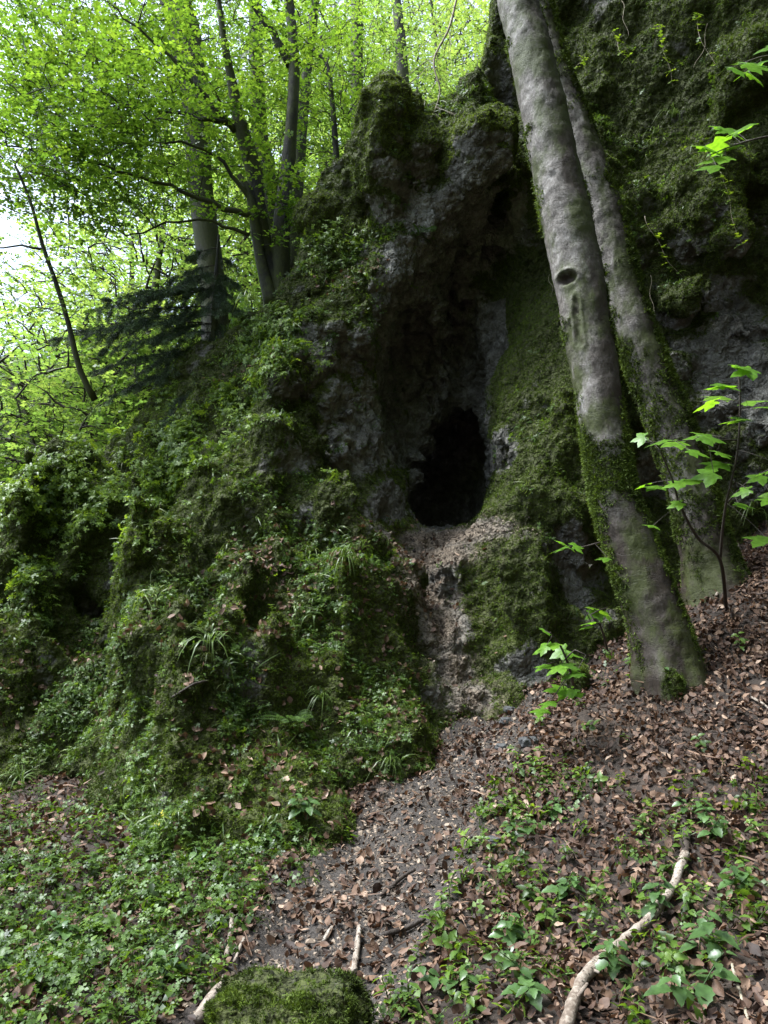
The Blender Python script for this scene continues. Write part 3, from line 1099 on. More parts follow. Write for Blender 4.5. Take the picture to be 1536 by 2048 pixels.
dirt = np.clip(region(V, [(865, 1115, 8.1, .42, .16, 1.3), (885, 1085, 9, .6, .14, 1.3), (858, 1180, 7.8, .26, .24, 1.4), (885, 1255, 7.4, .22, .27, 1.1), (915, 1335, 7.1, .19, .25, 1.0), (945, 1400, 6.9, .25, .15, 1.0), (790, 1110, 7.7, .3, .12, .6)]), 0, 1) * smooth(-.25, .3, NR[:, 2])
moss = moss * (1 - dirt)
rock = thing('rock_outcrop', 'huge mossy tufa rock outcrop with a dark cave opening in its face', 'rock outcrop')
cq = inside_cave[Q].all(1)


def sub_mesh(Qs, name, parent):
    u = np.unique(Qs)
    r = np.zeros(len(V), np.int64)
    r[u] = np.arange(len(u))
    return MB().add(V[u], [r[Qs]]).build(name, M_rock, parent, attrs={'moss': moss[u], 'dirt': dirt[u]})


sub_mesh(Q[~cq], 'rock_body', rock)
tag(sub_mesh(Q[cq], 'cave', rock), 'black hollow inside of the cave')
BV = BVHTree.FromPolygons([Vector(v) for v in RV.tolist()], RQ.tolist())
gx_near = (np.abs(X) < 10) & (Y > 0) & (Y < 12)


def rock_hit(px, py):
    h = BV.ray_cast(Vector(CAM), ray(px, py))
    return (np.array(h[0]), np.array(h[1])) if h[0] is not None else (None, None)


def ground_hit(px, py):
    d = np.array(ray(px, py))
    t = np.linspace(1.5, 14, 1600)
    q = CAM + d * t[:, None]
    below = q[:, 2] < ground_z(q[:, 0], q[:, 1])
    return q[int(np.argmax(below))] if below.any() else q[500]


def any_hit(px, py):
    g = ground_hit(px, py)
    r, n = rock_hit(px, py)
    if r is not None and (g[2] > gz1(g[0], g[1]) + .05 or np.linalg.norm(r - CAM) < np.linalg.norm(g - CAM)):
        if n @ (CAM - r) < 0:
            n = -n
        return r, n
    return g, np.array([0, 0, 1.0])


# ---- triangles of the rock to scatter on
A_, B_, C_ = V[Q[:, 0]], V[Q[:, 1]], V[Q[:, 2]]
FN = np.cross(C_ - A_, V[Q[:, 3]] - B_)
FA = np.linalg.norm(FN, axis=1) * .5
FN = unit(FN)
FC = V[Q].mean(1)
fpx, fpy, fdep = project(FC)
facing = (FN * unit(CAM - FC)).sum(1)
vis = (fpx > -150) & (fpx < 1690) & (fpy > -200) & (fpy < 2200) & (facing > -.35) & ~cq
fm = moss[Q].mean(1)
fd = dirt[Q].mean(1)
fb = bare[Q].mean(1)
above = FC[:, 2] > ground_z(FC[:, 0], FC[:, 1]) - .03


def sample_rock(weight, n, seed):
    r = np.random.default_rng(seed)
    w = FA * weight * vis * above
    k = r.choice(len(Q), n, p=w / w.sum())
    a, b = r.random((2, n, 1))
    q4 = V[Q[k]]
    p = (q4[:, 0] * (1 - a) + q4[:, 1] * a) * (1 - b) + (q4[:, 3] * (1 - a) + q4[:, 2] * a) * b
    return p, FN[k], k


# moss cushions
NM = 280000
p, nn, k = sample_rock(smooth(.25, .75, fm) * (1.6 - .09 * fdep).clip(.3), NM, 11)
r = np.random.default_rng(12)
mb = MB()
outw = unit(nn + np.array([0, 0, .15]) + r.normal(size=(NM, 3)) * .35)
tn = .46 + .4 * region(p, KNOBS) + .30 * fbm(p * 1.1 + 4, 3) + .25 * nn[:, 2] * .6 + r.normal(size=NM) * .13  # tint raised on the knobs to paint in light from above
scatter(mb, [moss_tuft(s) for s in range(8)], p - nn * .004, rand_dirs(NM, r), outw, r.uniform(.016, .034, NM), np.clip(tn, 0, 1), 13)
ms = mb.build('moss', M_mosst, rock)
tag(ms, kind='stuff')

# ------------------------------------------------------------------ plants creeping over the rock (ground cover: stuff)
HERBW = [(330, 880, 7.8, 1.2, .9, 1.0), (120, 1060, 7.7, .9, .9, .9), (60, 1350, 6.9, 1.1, .8, 1.0), (420, 1350, 5.9, 1.3, .8, .9), (560, 1180, 6.6, .9, .5, 1.0), (420, 1620, 5.2, .9, .6, 1.0), (640, 1480, 5.8, .7, .7, .75),
         (560, 680, 8.4, .9, .5, .9), (720, 520, 8.7, .55, .5, .9), (900, 240, 9.2, .7, .35, .8), (800, 360, 8.9, .4, .4, .4), (1280, 430, 8.9, .5, 1.5, .5), (1250, 200, 8.9, .6, .8, .4), (700, 1110, 7.2, .5, .3, 1.0), (1450, 200, 8.3, .7, .8, .25), (1080, 900, 7.7, .5, 1.0, .12)]
hw = np.clip(region(FC, HERBW), 0, 1) * (1 - fd) * smooth(-.5, .15, FN[:, 2])
clump = smooth(-.25, .5, fbm(FC * 1.6 + 8, 3))
small = [herb(20 + s, 6, .6, leaf_ovate(.36, .08, .12), .34, .5) for s in range(5)] + [compound(40 + s, 4) for s in range(6)]
N1 = 9500
p, nn, k = sample_rock(hw * (.04 + clump ** 2) * (1.7 - .1 * fdep).clip(.3), N1, 21)
r = np.random.default_rng(22)
upv = unit(nn * .55 + np.array([0, -.1, .75]) + r.normal(size=(N1, 3)) * .25)
leftlit = smooth(-.5, -3.0, p[:, 0]) * smooth(1.2, 3.0, p[:, 2])  # light from the left painted into the herb tint; sizes grow with it
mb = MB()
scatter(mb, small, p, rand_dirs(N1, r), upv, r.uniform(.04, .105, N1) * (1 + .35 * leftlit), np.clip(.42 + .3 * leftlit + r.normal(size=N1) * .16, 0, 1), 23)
TIER = [(100, 1030, 7.8, .8, .35, 1.0), (330, 880, 7.8, .7, .4, 1.0), (220, 960, 7.9, .6, .3, .9), (40, 1140, 7.4, .5, .3, .9), (470, 800, 8.3, .5, .3, .7), (560, 690, 8.5, .5, .3, .7), (700, 520, 8.8, .4, .3, .6), ]
tw2 = np.clip(region(FC, TIER), 0, 1) * smooth(-.6, .1, FN[:, 2])
NT = 900
p, nn, k = sample_rock(tw2 * (.1 + clump), NT, 26)
upv = unit(nn * .8 + np.array([-.15, -.2, .6]) + r.normal(size=(NT, 3)) * .22)
big = [herb(140 + s_, 8, .8, leaf_ovate(.36, .06, .12), .26, .55) for s_ in range(4)] + [compound(150 + s_, 6) for s_ in range(5)]
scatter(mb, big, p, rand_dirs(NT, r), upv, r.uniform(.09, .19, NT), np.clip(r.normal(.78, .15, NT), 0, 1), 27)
tag(mb.build('creeping_plants', M_herb), 'low leafy herbs creeping over the mossy rock', 'creeping plants', kind='stuff')

# blades hanging on the rock
N2 = 900
p, nn, k = sample_rock(hw * clump, N2, 31)
r = np.random.default_rng(32)
mb = MB()
scatter(mb, [grass(s, 7, 1, .02, 1.5) for s in range(5)], p, rand_dirs(N2, r), unit(nn * .5 + np.array([0, 0, .8])), r.uniform(.1, .28, N2), np.clip(r.normal(.5, .2, N2), 0, 1), 33)
tag(mb.build('grass', M_grass), 'thin grass blades hanging among the herbs on the rock', 'grass', kind='stuff')

# fallen leaves lodged on the rock
LITW = [(640, 1120, 7.1, .8, .35, 1.0), (330, 1330, 6.2, .5, .4, .4), (650, 1200, 6.7, .8, .5, .8), (520, 720, 8.4, .4, .3, .5), (700, 560, 8.7, .5, .3, .4), (760, 1450, 6.2, .4, .5, .7), (120, 1370, 6.9, 1.0, .3, .8), (500, 1500, 5.6, .8, .6, .4), (800, 1120, 7.7, .3, .2, .8)]
lw = np.clip(region(FC, LITW), 0, 1) * smooth(.2, .6, FN[:, 2])
LT = [litter_leaf(s) for s in range(26)]
N3 = 2600
p, nn, k = sample_rock(lw, N3, 41)
r = np.random.default_rng(42)
mb_l = MB()
scatter(mb_l, LT, p + nn * .012, rand_dirs(N3, r), unit(nn + r.normal(size=(N3, 3)) * .45), r.uniform(.035, .065, N3), np.clip(r.normal(.5, .22, N3), 0, 1), 43)

# ------------------------------------------------------------------ leaf litter on the slope
r = np.random.default_rng(50)


def sample_ground(n, xr, yr, seed):
    r = np.random.default_rng(seed)
    x = r.uniform(*xr, n)
    y = r.uniform(*yr, n)
    z = ground_z(x, y)
    p = np.c_[x, y, z]
    px, py, d = project(p)
    ok = (px > -250) & (px < 1800) & (py < 2350) & (py > 900) & (d > 1)
    # not inside the rock
    Fy = F_ev(np.c_[x, z + .05])
    ok &= y < Fy + .12
    e = .04
    gxn = (ground_z(x + e, y) - z) / e
    gyn = (ground_z(x, y + e) - z) / e
    nrm = unit(np.c_[-gxn, -gyn, np.ones(n)])
    return p[ok], nrm[ok], px[ok], py[ok]


p, nn, px, py = sample_ground(200000, (-4.6, 5.4), (2.0, 9), 51)
pa = path_amount(p[:, 0], p[:, 1])
r = np.random.default_rng(52)
den = np.where(pa > .55, .2 + .18 * (fbm(p * 1.5, 2) > .2), .85) * (.55 + .6 * smooth(-.3, .3, fbm(p * 1.2 + 7, 3)))
den *= .8
den *= np.where(px < 560, .55, 1.0) * np.where((px > 1100) & (py < 1560) & (px < 1380), .75, 1.0)
keep = r.random(len(p)) < den
p, nn = p[keep], nn[keep]
M = len(p)
lift = r.random(M) ** 1.5 * .045
scatter(mb_l, LT, p + nn * lift[:, None] + np.array([0, 0, .006]), rand_dirs(M, r), unit(nn + r.normal(size=(M, 3)) * .48), r.gamma(7, .0055, M).clip(.012, .066), np.clip(r.normal(.36, .26, M), 0, 1), 53)
wk = r.choice(M, 2600)
tw_ = (np.array([[-.5, -.012, 0], [-.2, -.014, .03], [.1, -.01, .02], [.5, -.004, .06], [.5, .004, .06], [.1, .01, .02], [-.2, .014, .03], [-.5, .012, 0], [-.2, 0, .06], [.1, 0, .045]], float),
       [np.array([[0, 1, 8, 7], [1, 2, 9, 8], [8, 9, 5, 6], [2, 3, 4, 9]]), np.array([[7, 8, 6], [9, 4, 5]])], np.zeros(10))
scatter(mb_l, [tw_], p[wk] + np.array([0, 0, .02]), rand_dirs(2600, r) * np.array([1, 1, .35]), nn[wk], r.gamma(3, .035, 2600).clip(.03, .35), np.clip(r.normal(.35, .3, 2600), 0, 1), 54)
tag(mb_l.build('leaf_litter', M_litter), 'dry brown beech leaves carpeting the slope', 'leaf litter', kind='stuff')

# grit and leaf crumbs on the path
p, nn, px, py = sample_ground(90000, (-2.6, 2.6), (2.0, 7.6), 55)
pa = path_amount(p[:, 0], p[:, 1])
keep = r.random(len(p)) < smooth(.3, .75, pa)
p, nn = p[keep], nn[keep]
M = len(p)
chip = (np.array([[-.5, -.3, 0], [.5, -.25, 0], [.45, .3, .05], [-.4, .35, 0], [0, 0, .3]], float), [np.array([[0, 1, 4], [1, 2, 4], [2, 3, 4], [3, 0, 4]])], np.zeros(5))
mb = MB()
pr_, nr_, _k = sample_rock(fd ** 1.5, 5000, 57)
p, nn = np.vstack([p, pr_]), np.vstack([nn, nr_])
M = len(p)
scatter(mb, [chip], p, rand_dirs(M, r), unit(nn + r.normal(size=(M, 3)) * .3), r.gamma(2.2, .0065, M).clip(.004, .05), np.clip(r.normal(.45, .25, M), 0, 1), 56)
tag(mb.build('gravel', M_chip, smooth_shade=False), 'pale grit and leaf crumbs on the path', 'gravel', kind='stuff')

# ------------------------------------------------------------------ herbs on the ground (ground cover: stuff)
p, nn, px, py = sample_ground(60000, (-4.6, 4.6), (2.0, 7.5), 61)
r = np.random.default_rng(62)
pa = path_amount(p[:, 0], p[:, 1])


def pxw(lst):
    w = np.zeros(len(px))
    for (cx, cy_, sx, sy, a) in lst:
        w = np.maximum(w, a * np.exp(-(((px - cx) / sx) ** 2 + ((py - cy_) / sy) ** 2)))
    return w


wl = pxw([(60, 1950, 420, 240, 1.0), (330, 1800, 200, 130, 1.0), (450, 1720, 130, 60, .8), (30, 1760, 200, 60, .6)])
keep = (r.random(len(p)) < wl * .5) & (pa < .62)
pl, nl = p[keep], nn[keep]
M = len(pl)
mb = MB()
low = [herb(70 + s, 8, .8, leaf_ovate(.36, .08, .15), .36, .55) for s in range(5)] + [compound(80 + s, 5) for s in range(6)] + [herb(90 + s, 7, .9, leaf_toothed(.32), .45, .4, True) for s in range(2)]
scatter(mb, low, pl, rand_dirs(M, r), unit(nl * .3 + np.array([0, 0, .8]) + r.normal(size=(M, 3)) * .18), r.uniform(.05, .13, M), np.clip(r.normal(.34, .17, M), 0, 1), 63)
wr = pxw([(1000, 1620, 100, 90, .35), (1150, 1560, 120, 60, .2), (1150, 1850, 330, 170, .25), (1400, 1820, 200, 200, .3), (1000, 1950, 220, 130, .25), (1420, 1600, 150, 60, .25), (1300, 1340, 120, 50, .1), (830, 1900, 80, 100, .1)])
keep = (r.random(len(p)) < wr * .42) & (pa < .7)
pl, nl = p[keep], nn[keep]
M = len(pl)
scatter(mb, [herb(100 + s, 8, .8, leaf_toothed(.3, .1, .3), .42, .5, True) for s in range(5)] + [herb(110 + s, 6, .7, leaf_ovate(.34, .06, .12), .4, .6) for s in range(3)],
        pl, rand_dirs(M, r), unit(nl * .3 + np.array([0, 0, .8]) + r.normal(size=(M, 3)) * .25), r.uniform(.06, .15, M), np.clip(r.normal(.45, .15, M), 0, 1), 64)
tag(mb.build('ground_cover', M_herb), 'low green herbs spreading over the forest floor', 'ground cover', kind='stuff')

# ------------------------------------------------------------------ the two leaning trunks
def px_path(lst):
    """[(px, py, Y, width px)] -> points and radii in metres"""
    o = []
    for a, b, y, w in lst:
        q = P(a, b, y)
        dep = y * CP + (q[2] - 1.6) * SP
        o.append([*q, w * .5 / FPX * dep])
    return np.array(o)


def tubes_batch(mb, paths, rads, sides=3, tint=.5):
    paths = np.asarray(paths, float)
    rads = np.asarray(rads, float)
    N, K, _ = paths.shape
    tang = unit(np.gradient(paths, axis=1))
    ref = np.where(np.abs(tang[:, :1, 1:2]) < .9, np.array([0, 1., .1]), np.array([1., 0, 0]))
    u = unit(ref - tang * (tang * ref).sum(-1, keepdims=True))
    w = np.cross(tang, u)
    th = np.arange(sides) * 2 * math.pi / sides
    v = paths[:, :, None] + rads[:, :, None, None] * (u[:, :, None] * np.cos(th)[None, None, :, None] + w[:, :, None] * np.sin(th)[None, None, :, None])
    i = np.arange(K - 1)[:, None] * sides
    j = np.arange(sides)[None]
    j2 = (j + 1) % sides
    q = np.stack([i + j, i + j2, i + sides + j2, i + sides + j], -1).reshape(-1, 4)
    q = (q[None] + (np.arange(N) * K * sides)[:, None, None]).reshape(-1, 4)
    mb.add(v.reshape(-1, 3), [q], tint)


def crown_sprays(mbw, mbl, stems, centers, nspray, r, spray_len=.55, leaf=(.045, .075), nleaf=20, tpl=None, tint=.5, twig=.006, tvar=.16, up=.25, steps=4, layer=.42):
    """branches reaching from the stems to points of the crown, each ending in a flat spray of leaves"""
    tpl = tpl or [leaf_ovate(.33, .06, .1), leaf_ovate(.36, .02, .05), leaf_ovate(.3, .1, .2)]
    att = []
    for (c, rad, wgt) in centers:
        m = max(1, int(nspray * wgt))
        d = rand_dirs(m, r) * (r.random((m, 1)) ** .4)
        att.append(np.asarray(c) + d * np.asarray(rad))
    att = np.concatenate(att)
    if layer:
        att[:, 2] = np.round(att[:, 2] / layer) * layer + r.normal(size=len(att)) * layer * .1 + .25 * layer * np.sin(att[:, 0] * 1.3 + att[:, 1])
    nodes = np.asarray(stems, float)[:, :3]
    d0 = np.min(np.linalg.norm(att[:, None] - nodes[None, ::3], axis=-1), axis=1)
    order = np.argsort(d0)
    buf = np.empty((len(nodes) + len(att) * steps, 3))
    buf[:len(nodes)] = nodes
    cnt = len(nodes)
    P_, A_, Nn, T_ = [], [], [], []
    BP, BR, TP, TR = [], [], [], []
    for k in order:
        a = att[k]
        dv = buf[:cnt] - a
        dist = np.sqrt((dv ** 2).sum(1)) + .9 * np.maximum(dv[:, 2], 0)
        b = buf[int(np.argmin(dist))]
        L = np.linalg.norm(a - b)
        t = np.linspace(0, 1, steps + 1)[:, None]
        sag = np.array([0, 0, up * L]) * (t * (1 - t))
        path = b + (a - b) * t + sag + r.normal(size=(steps + 1, 3)) * .03 * L * (t * (1 - t)) * 4
        rb = twig * (1 + 1.2 * min(L, 3))
        BP.append(path)
        BR.append(np.linspace(rb, twig * .5, steps + 1))
        buf[cnt:cnt + steps] = path[1:]
        cnt += steps
        ax = unit(a - b + np.array([0, 0, -.1 * L]) + r.normal(size=3) * .12)
        ax[2] *= .5
        ax = unit(ax)
        nrm = unit(np.array([r.normal() * .22, r.normal() * .22, 1.0]))
        side = unit(np.cross(nrm, ax))
        nrm = np.cross(ax, side)
        sl_ = spray_len * r.uniform(.6, 1.25)
        m = max(4, int(nleaf * r.uniform(.6, 1.3)))
        tt = r.random(m)
        off = r.normal(size=m) * .30 * sl_ * (1 - .6 * tt)
        pos = a + ax * ((tt - .35) * sl_)[:, None] + side * off[:, None] + nrm * (r.normal(size=m) * .03)[:, None] - np.array([0, 0, 1]) * (.25 * np.abs(off) + .08 * tt * sl_)[:, None]
        la = ax * r.uniform(.2, 1, (m, 1)) + side * (np.sign(off) * r.uniform(.3, 1.0, m))[:, None] + r.normal(size=(m, 3)) * .15
        P_.append(pos)
        A_.append(la)
        Nn.append(nrm + r.normal(size=(m, 3)) * .24)
        T_.append(np.full(m, tint + r.normal() * tvar * .7) + r.normal(size=m) * tvar)
        tw = a + ax * np.linspace(-.35, .6, 4)[:, None] * sl_
        TP.append(tw)
        TR.append(np.linspace(twig * .5, twig * .25, 4))
    tubes_batch(mbw, BP, BR, 4)
    tubes_batch(mbw, TP, TR, 3)
    P_ = np.concatenate(P_)
    scatter(mbl, tpl, P_, np.concatenate(A_), np.concatenate(Nn), r.uniform(leaf[0], leaf[1], len(P_)), np.clip(np.concatenate(T_), 0, 1), int(r.integers(1e6)))


def trunk_mesh(path, name, mat, parent, sides=28, step=.08, rough=.05, flare=0.0, seed=0., extra=None):
    """coarse rings for the moss to sit on, and a fine bark surface (dented where extra says so)"""
    pr = resample(path, step)
    pr[:, 3] *= 1 + flare * np.exp(-np.linspace(0, 1, len(pr)) * 22)
    base, _ = tube(MB(), pr[:, :3], pr[:, 3], sides, .5, True, rough, seed)
    pf = resample(path, .022)
    pf[:, 3] *= 1 + flare * np.exp(-np.linspace(0, 1, len(pf)) * 22)
    mb = MB()
    fine, _ = tube(mb, pf[:, :3], pf[:, 3], 90, .5, True, rough, seed)
    v = np.concatenate(mb.v).astype(float)
    nrm = unit(fine - pf[:, None, :3]).reshape(-1, 3)
    nrm = np.vstack([nrm, np.zeros((len(v) - len(nrm), 3))])
    crease = np.abs(perlin(v * np.array([2.2, 2.2, 6.5]) + seed + .5 * perlin(v * 7)[:, None]))
    d = .0045 * perlin(v * 13 + seed) + .0035 * perlin(v * 38) + .002 * perlin(v * 75) - .009 * smooth(.05, 0, crease) * (perlin(v * 2.1 + 8) > .0)
    hb = np.maximum(v[:, 2] - path[1][2], 0)
    d = d + .085 * np.exp(-hb / .16) * np.maximum(.35 + 1.3 * perlin(nrm * np.array([1.9, 1.9, .1]) + seed), 0)
    brown = np.zeros(len(v))
    if extra:
        e, bx = extra(v, nrm)
        d = d + e
        brown = bx
    v = v + nrm * d[:, None]
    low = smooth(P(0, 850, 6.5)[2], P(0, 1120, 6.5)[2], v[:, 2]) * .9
    film_shade = .85 * smooth(-.35, .35, nrm[:, 0] + .7 * fbm(v * np.array([4, 4, 2.]), 4))      # algae plus right-side shade, painted into the bark colour
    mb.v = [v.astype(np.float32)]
    o = mb.build(name, mat, parent, attrs={'brown': np.clip(np.maximum(np.maximum(low, film_shade) + .3 * fbm(v * 2.6, 3), brown), 0, .96)})
    return o, pr, base


def trunk_moss(base, parent, n, seed, wfun, size=(.02, .042)):
    r = np.random.default_rng(seed)
    L, S, _ = base.shape
    i = r.integers(0, L - 1, n * 6)
    j = r.integers(0, S, n * 6)
    a, b = r.random((2, n * 6, 1))
    p = base[i, j] * (1 - a) * (1 - b) + base[i + 1, j] * a * (1 - b) + base[i, (j + 1) % S] * (1 - a) * b + base[i + 1, (j + 1) % S] * a * b
    c = base.mean(1)
    nrm = unit(p - (c[i] * (1 - a) + c[i + 1] * a))
    w = wfun(p, nrm, i / L)
    k = r.random(n * 6) < w
    p, nrm = p[k][:n], nrm[k][:n]
    mb = MB()
    M = len(p)
    scatter(mb, [moss_tuft(s, 10) for s in range(6)], p, rand_dirs(M, r), unit(nrm + r.normal(size=(M, 3)) * .3 + np.array([0, 0, -.15])), r.uniform(*size, M), np.clip(.42 + .3 * fbm(p * 2.5, 2) + r.normal(size=M) * .14, 0, 1), seed)
    return tag(mb.build('moss', M_mosst, parent), kind='stuff')


front = px_path([(1352, 1400, 6.08, 128), (1338, 1345, 6.1, 120), (1312, 1250, 6.12, 113), (1276, 1140, 6.15, 104), (1234, 1010, 6.2, 94), (1210, 880, 6.25, 91), (1188, 740, 6.3, 92), (1164, 600, 6.35, 96),
                 (1140, 470, 6.4, 100), (1112, 340, 6.45, 94), (1084, 200, 6.5, 88), (1058, 90, 6.55, 83), (1036, 0, 6.6, 79), (1000, -180, 6.7, 73), (960, -420, 6.9, 65), (930, -800, 7.2, 51)])
tree = thing('leaning_tree', 'thick leaning smooth grey tree trunk with a knot hole, moss on its sides', 'tree')
KN = P(1140, 548, 6.15)
KL = [P(1152, 590, 6.15), P(1164, 690, 6.1)]


def knot(v, nrm):
    """a healed knot hole with a swollen lip, and the long scar running down from it"""
    face = smooth(.0, -.4, nrm[:, 1])
    w_ = perlin(v * 16) * .012
    dx, dz = (v[:, 0] - KN[0]) / 1.15, v[:, 2] - KN[2]
    dd = np.sqrt(dx ** 2 + dz ** 2 + np.maximum(dz, 0) * .02) + w_
    e = .022 * np.exp(-((dd - .068) / .024) ** 2) * (1 + .5 * np.sign(dz) * np.minimum(1, np.abs(dz) / .05)) - .06 * smooth(.06, .028, dd)
    t = np.clip((KL[0][2] - v[:, 2]) / (KL[0][2] - KL[1][2]), -.15, 1.1)
    cx = KL[0][0] + (KL[1][0] - KL[0][0]) * t
    dl = np.abs(v[:, 0] - cx) + w_ * .7 + .05 * np.maximum(np.abs(t - .5) - .42, 0) * 4
    inl = ((t > -.14) & (t < 1.09))
    e = e + inl * (.010 * np.exp(-((dl - .035) / .012) ** 2) - .020 * smooth(.032, .012, dl) * (.75 + .5 * np.sin(v[:, 0] * 420)))
    return e * face, face * np.maximum(smooth(.08, .05, dd), inl * smooth(.04, .02, dl))


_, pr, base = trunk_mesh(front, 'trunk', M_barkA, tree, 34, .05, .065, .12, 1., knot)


def wf(p, nrm, s):
    n = fbm(p * 2.1, 3)
    edge = smooth(.25, .8, nrm[:, 0]) * 1.0 + smooth(.55, .95, -nrm[:, 0]) * .55
    low = smooth(3.6, 2.6, p[:, 2])
    band = np.exp(-((p[:, 2] - P(0, 950, 6.2)[2]) / .33) ** 2) * 1.0
    front_ = np.clip(-nrm[:, 1], 0, 1)
    return np.clip((edge * (.35 + .75 * low) + band * .9 + n * .45 - .25 - .3 * front_ * (1 - band)), 0, 1) * np.where(p[:, 2] > 9.5, .0, 1)


trunk_moss(base, tree, 15000, 61, wf)
top_pt = pr[-1, :3]
mw, ml = MB(), MB()
r = np.random.default_rng(66)
crown_sprays(mw, ml, pr[-25:], [(top_pt + np.array([5.0, -3.2, 2.0]), (4.2, 5.0, 2.0), .6), (top_pt + np.array([3.0, -8.5, 3.0]), (5.5, 4.5, 2.0), .4)], 1300, r, 1.5, (.2, .3), 22, None, .45, .012)  # crown stretched unseen over and behind the camera to block sky light
mw.build('branches', M_twig, tree)
ml.build('crown', M_beech, tree)
reseat(tree, front[1, :3])

second = px_path([(1450, 1235, 7.28, 138), (1437, 1180, 7.3, 114), (1408, 1080, 7.33, 99), (1381, 970, 7.36, 92), (1347, 870, 7.4, 90), (1309, 770, 7.43, 86), (1271, 670, 7.46, 83), (1245, 580, 7.5, 77), (1219, 470, 7.53, 74),
                  (1187, 360, 7.56, 72), (1149, 250, 7.6, 68), (1105, 130, 7.65, 64), (1072, 0, 7.7, 61), (1030, -200, 7.8, 55), (1000, -420, 7.9, 48), (980, -700, 8.0, 40)])
tree = thing('leaning_tree', 'thinner leaning tree trunk sleeved in moss, standing behind the trunk with the knot hole', 'tree')
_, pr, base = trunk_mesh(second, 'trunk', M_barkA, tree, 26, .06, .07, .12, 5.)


def wf2(p, nrm, s):
    n = fbm(p * 1.9 + 5, 3)
    edge = smooth(.1, .7, nrm[:, 0]) * 1.0 + smooth(.5, .95, -nrm[:, 0]) * .4
    low = smooth(6.4, 5.0, p[:, 2])
    return np.clip(edge * (.4 + .6 * low) + n * .6 - .2 + .12 * low, 0, 1) * np.where(p[:, 2] > 10, 0, 1)


trunk_moss(base, tree, 13000, 71, wf2, (.022, .045))
mw, ml = MB(), MB()
crown_sprays(mw, ml, pr[-20:], [(pr[-1, :3] + np.array([4.0, -.6, 2.0]), (3.6, 3.0, 1.6), 1.0)], 420, np.random.default_rng(67), 1.4, (.2, .3), 22, None, .45, .012)  # out-of-view crown, shifted aside to keep its shade off the rock heads
mw.build('branches', M_twig, tree)
ml.build('crown', M_beech, tree)
reseat(tree, second[1, :3])

# ------------------------------------------------------------------ broadleaf trees on the ridge and behind it
def forest_tree(name, label, stems, crown, nspray, mat, leafmat, seed, group=None, tint=.5, leaf=(.05, .08), spray=.6, nleaf=20, branches=(), sides=12, twig=.007, cat='tree', base=None, step=.15):
    root = thing(name, label, cat, group)
    mb = MB()
    nodes = []
    for k, s in enumerate(stems):
        pr = resample(px_path(s), step)
        tube(mb, pr[:, :3], pr[:, 3], sides, .5, True, .08, seed + k)
        nodes.append(pr[len(pr) // 5:])
    mb.build('trunk', mat, root)
    mw, ml = MB(), MB()
    for b in branches:
        pr = resample(px_path(b), .12)
        pr[:, :3] += np.random.default_rng(seed).normal(size=(len(pr), 3)) * .012
        tube(mw, pr[:, :3], pr[:, 3], 6, .5)
        nodes.append(pr)
    r = np.random.default_rng(seed)
    cs = [(P(a, b, y), rad, w) for (a, b, y, rad, w) in crown]
    if nspray:
        crown_sprays(mw, ml, np.concatenate(nodes), cs, nspray, r, spray, leaf, nleaf, None, tint, twig)
        ml.build('crown', leafmat, root)
    if mw.n:
        mw.build('branches', M_twig if mat is not M_barkD else M_barkD, root)
    reseat(root, px_path(stems[0])[0, :3])
    return root


forest_tree('beech_tree', 'dark mossy beech forking into several stems on the ridge left of the cave', [
    [(552, 640, 9.5, 57), (548, 575, 9.5, 45), (530, 500, 9.5, 33), (518, 420, 9.4, 30), (505, 330, 9.4, 33), (482, 255, 9.3, 28), (465, 170, 9.2, 20), (448, 80, 9.1, 13), (436, -20, 9.0, 10), (430, -140, 9, 7)],
    [(560, 630, 9.5, 49), (560, 520, 9.5, 41), (566, 420, 9.6, 34), (576, 330, 9.7, 28), (585, 220, 9.7, 23), (588, 110, 9.8, 21), (578, 0, 9.8, 20), (566, -160, 9.8, 15)],
    [(545, 610, 9.4, 33), (522, 520, 9.35, 23), (508, 440, 9.3, 20), (498, 380, 9.3, 16), (478, 350, 9.25, 10)]],
    [(270, 240, 8.9, (1.7, 1.2, .9), .36), (120, 300, 8.6, (1.2, .9, .9), .24), (400, 60, 9.3, (1.5, 1.2, 1.0), .16), (160, 90, 8.9, (1.5, 1.0, .9), .16), (560, 420, 9.2, (.5, .3, .6), .04), (600, 60, 10.0, (.8, .8, 1.0), .05)],
    560, M_barkD, M_beech, 200, tint=.52, leaf=(.072, .118), spray=.62, nleaf=19, branches=[
        [(505, 432, 9.3, 14), (400, 398, 9.1, 9), (280, 352, 8.9, 6), (120, 312, 8.6, 4), (-20, 285, 8.4, 3)],
        [(470, 262, 9.3, 14), (390, 170, 9.0, 9), (310, 85, 8.8, 6), (220, 10, 8.6, 4)],
        [(452, 245, 9.2, 12), (350, 225, 9.0, 7), (230, 214, 8.8, 4)],
        [(580, 130, 9.8, 20), (545, 62, 9.7, 16), (500, 0, 9.6, 13), (450, -90, 9.5, 9)],
        [(500, 400, 9.3, 10), (430, 310, 9.1, 7), (330, 282, 8.9, 4)],
        [(498, 470, 9.3, 8), (400, 440, 9.1, 5), (250, 470, 8.8, 3)]], sides=14)
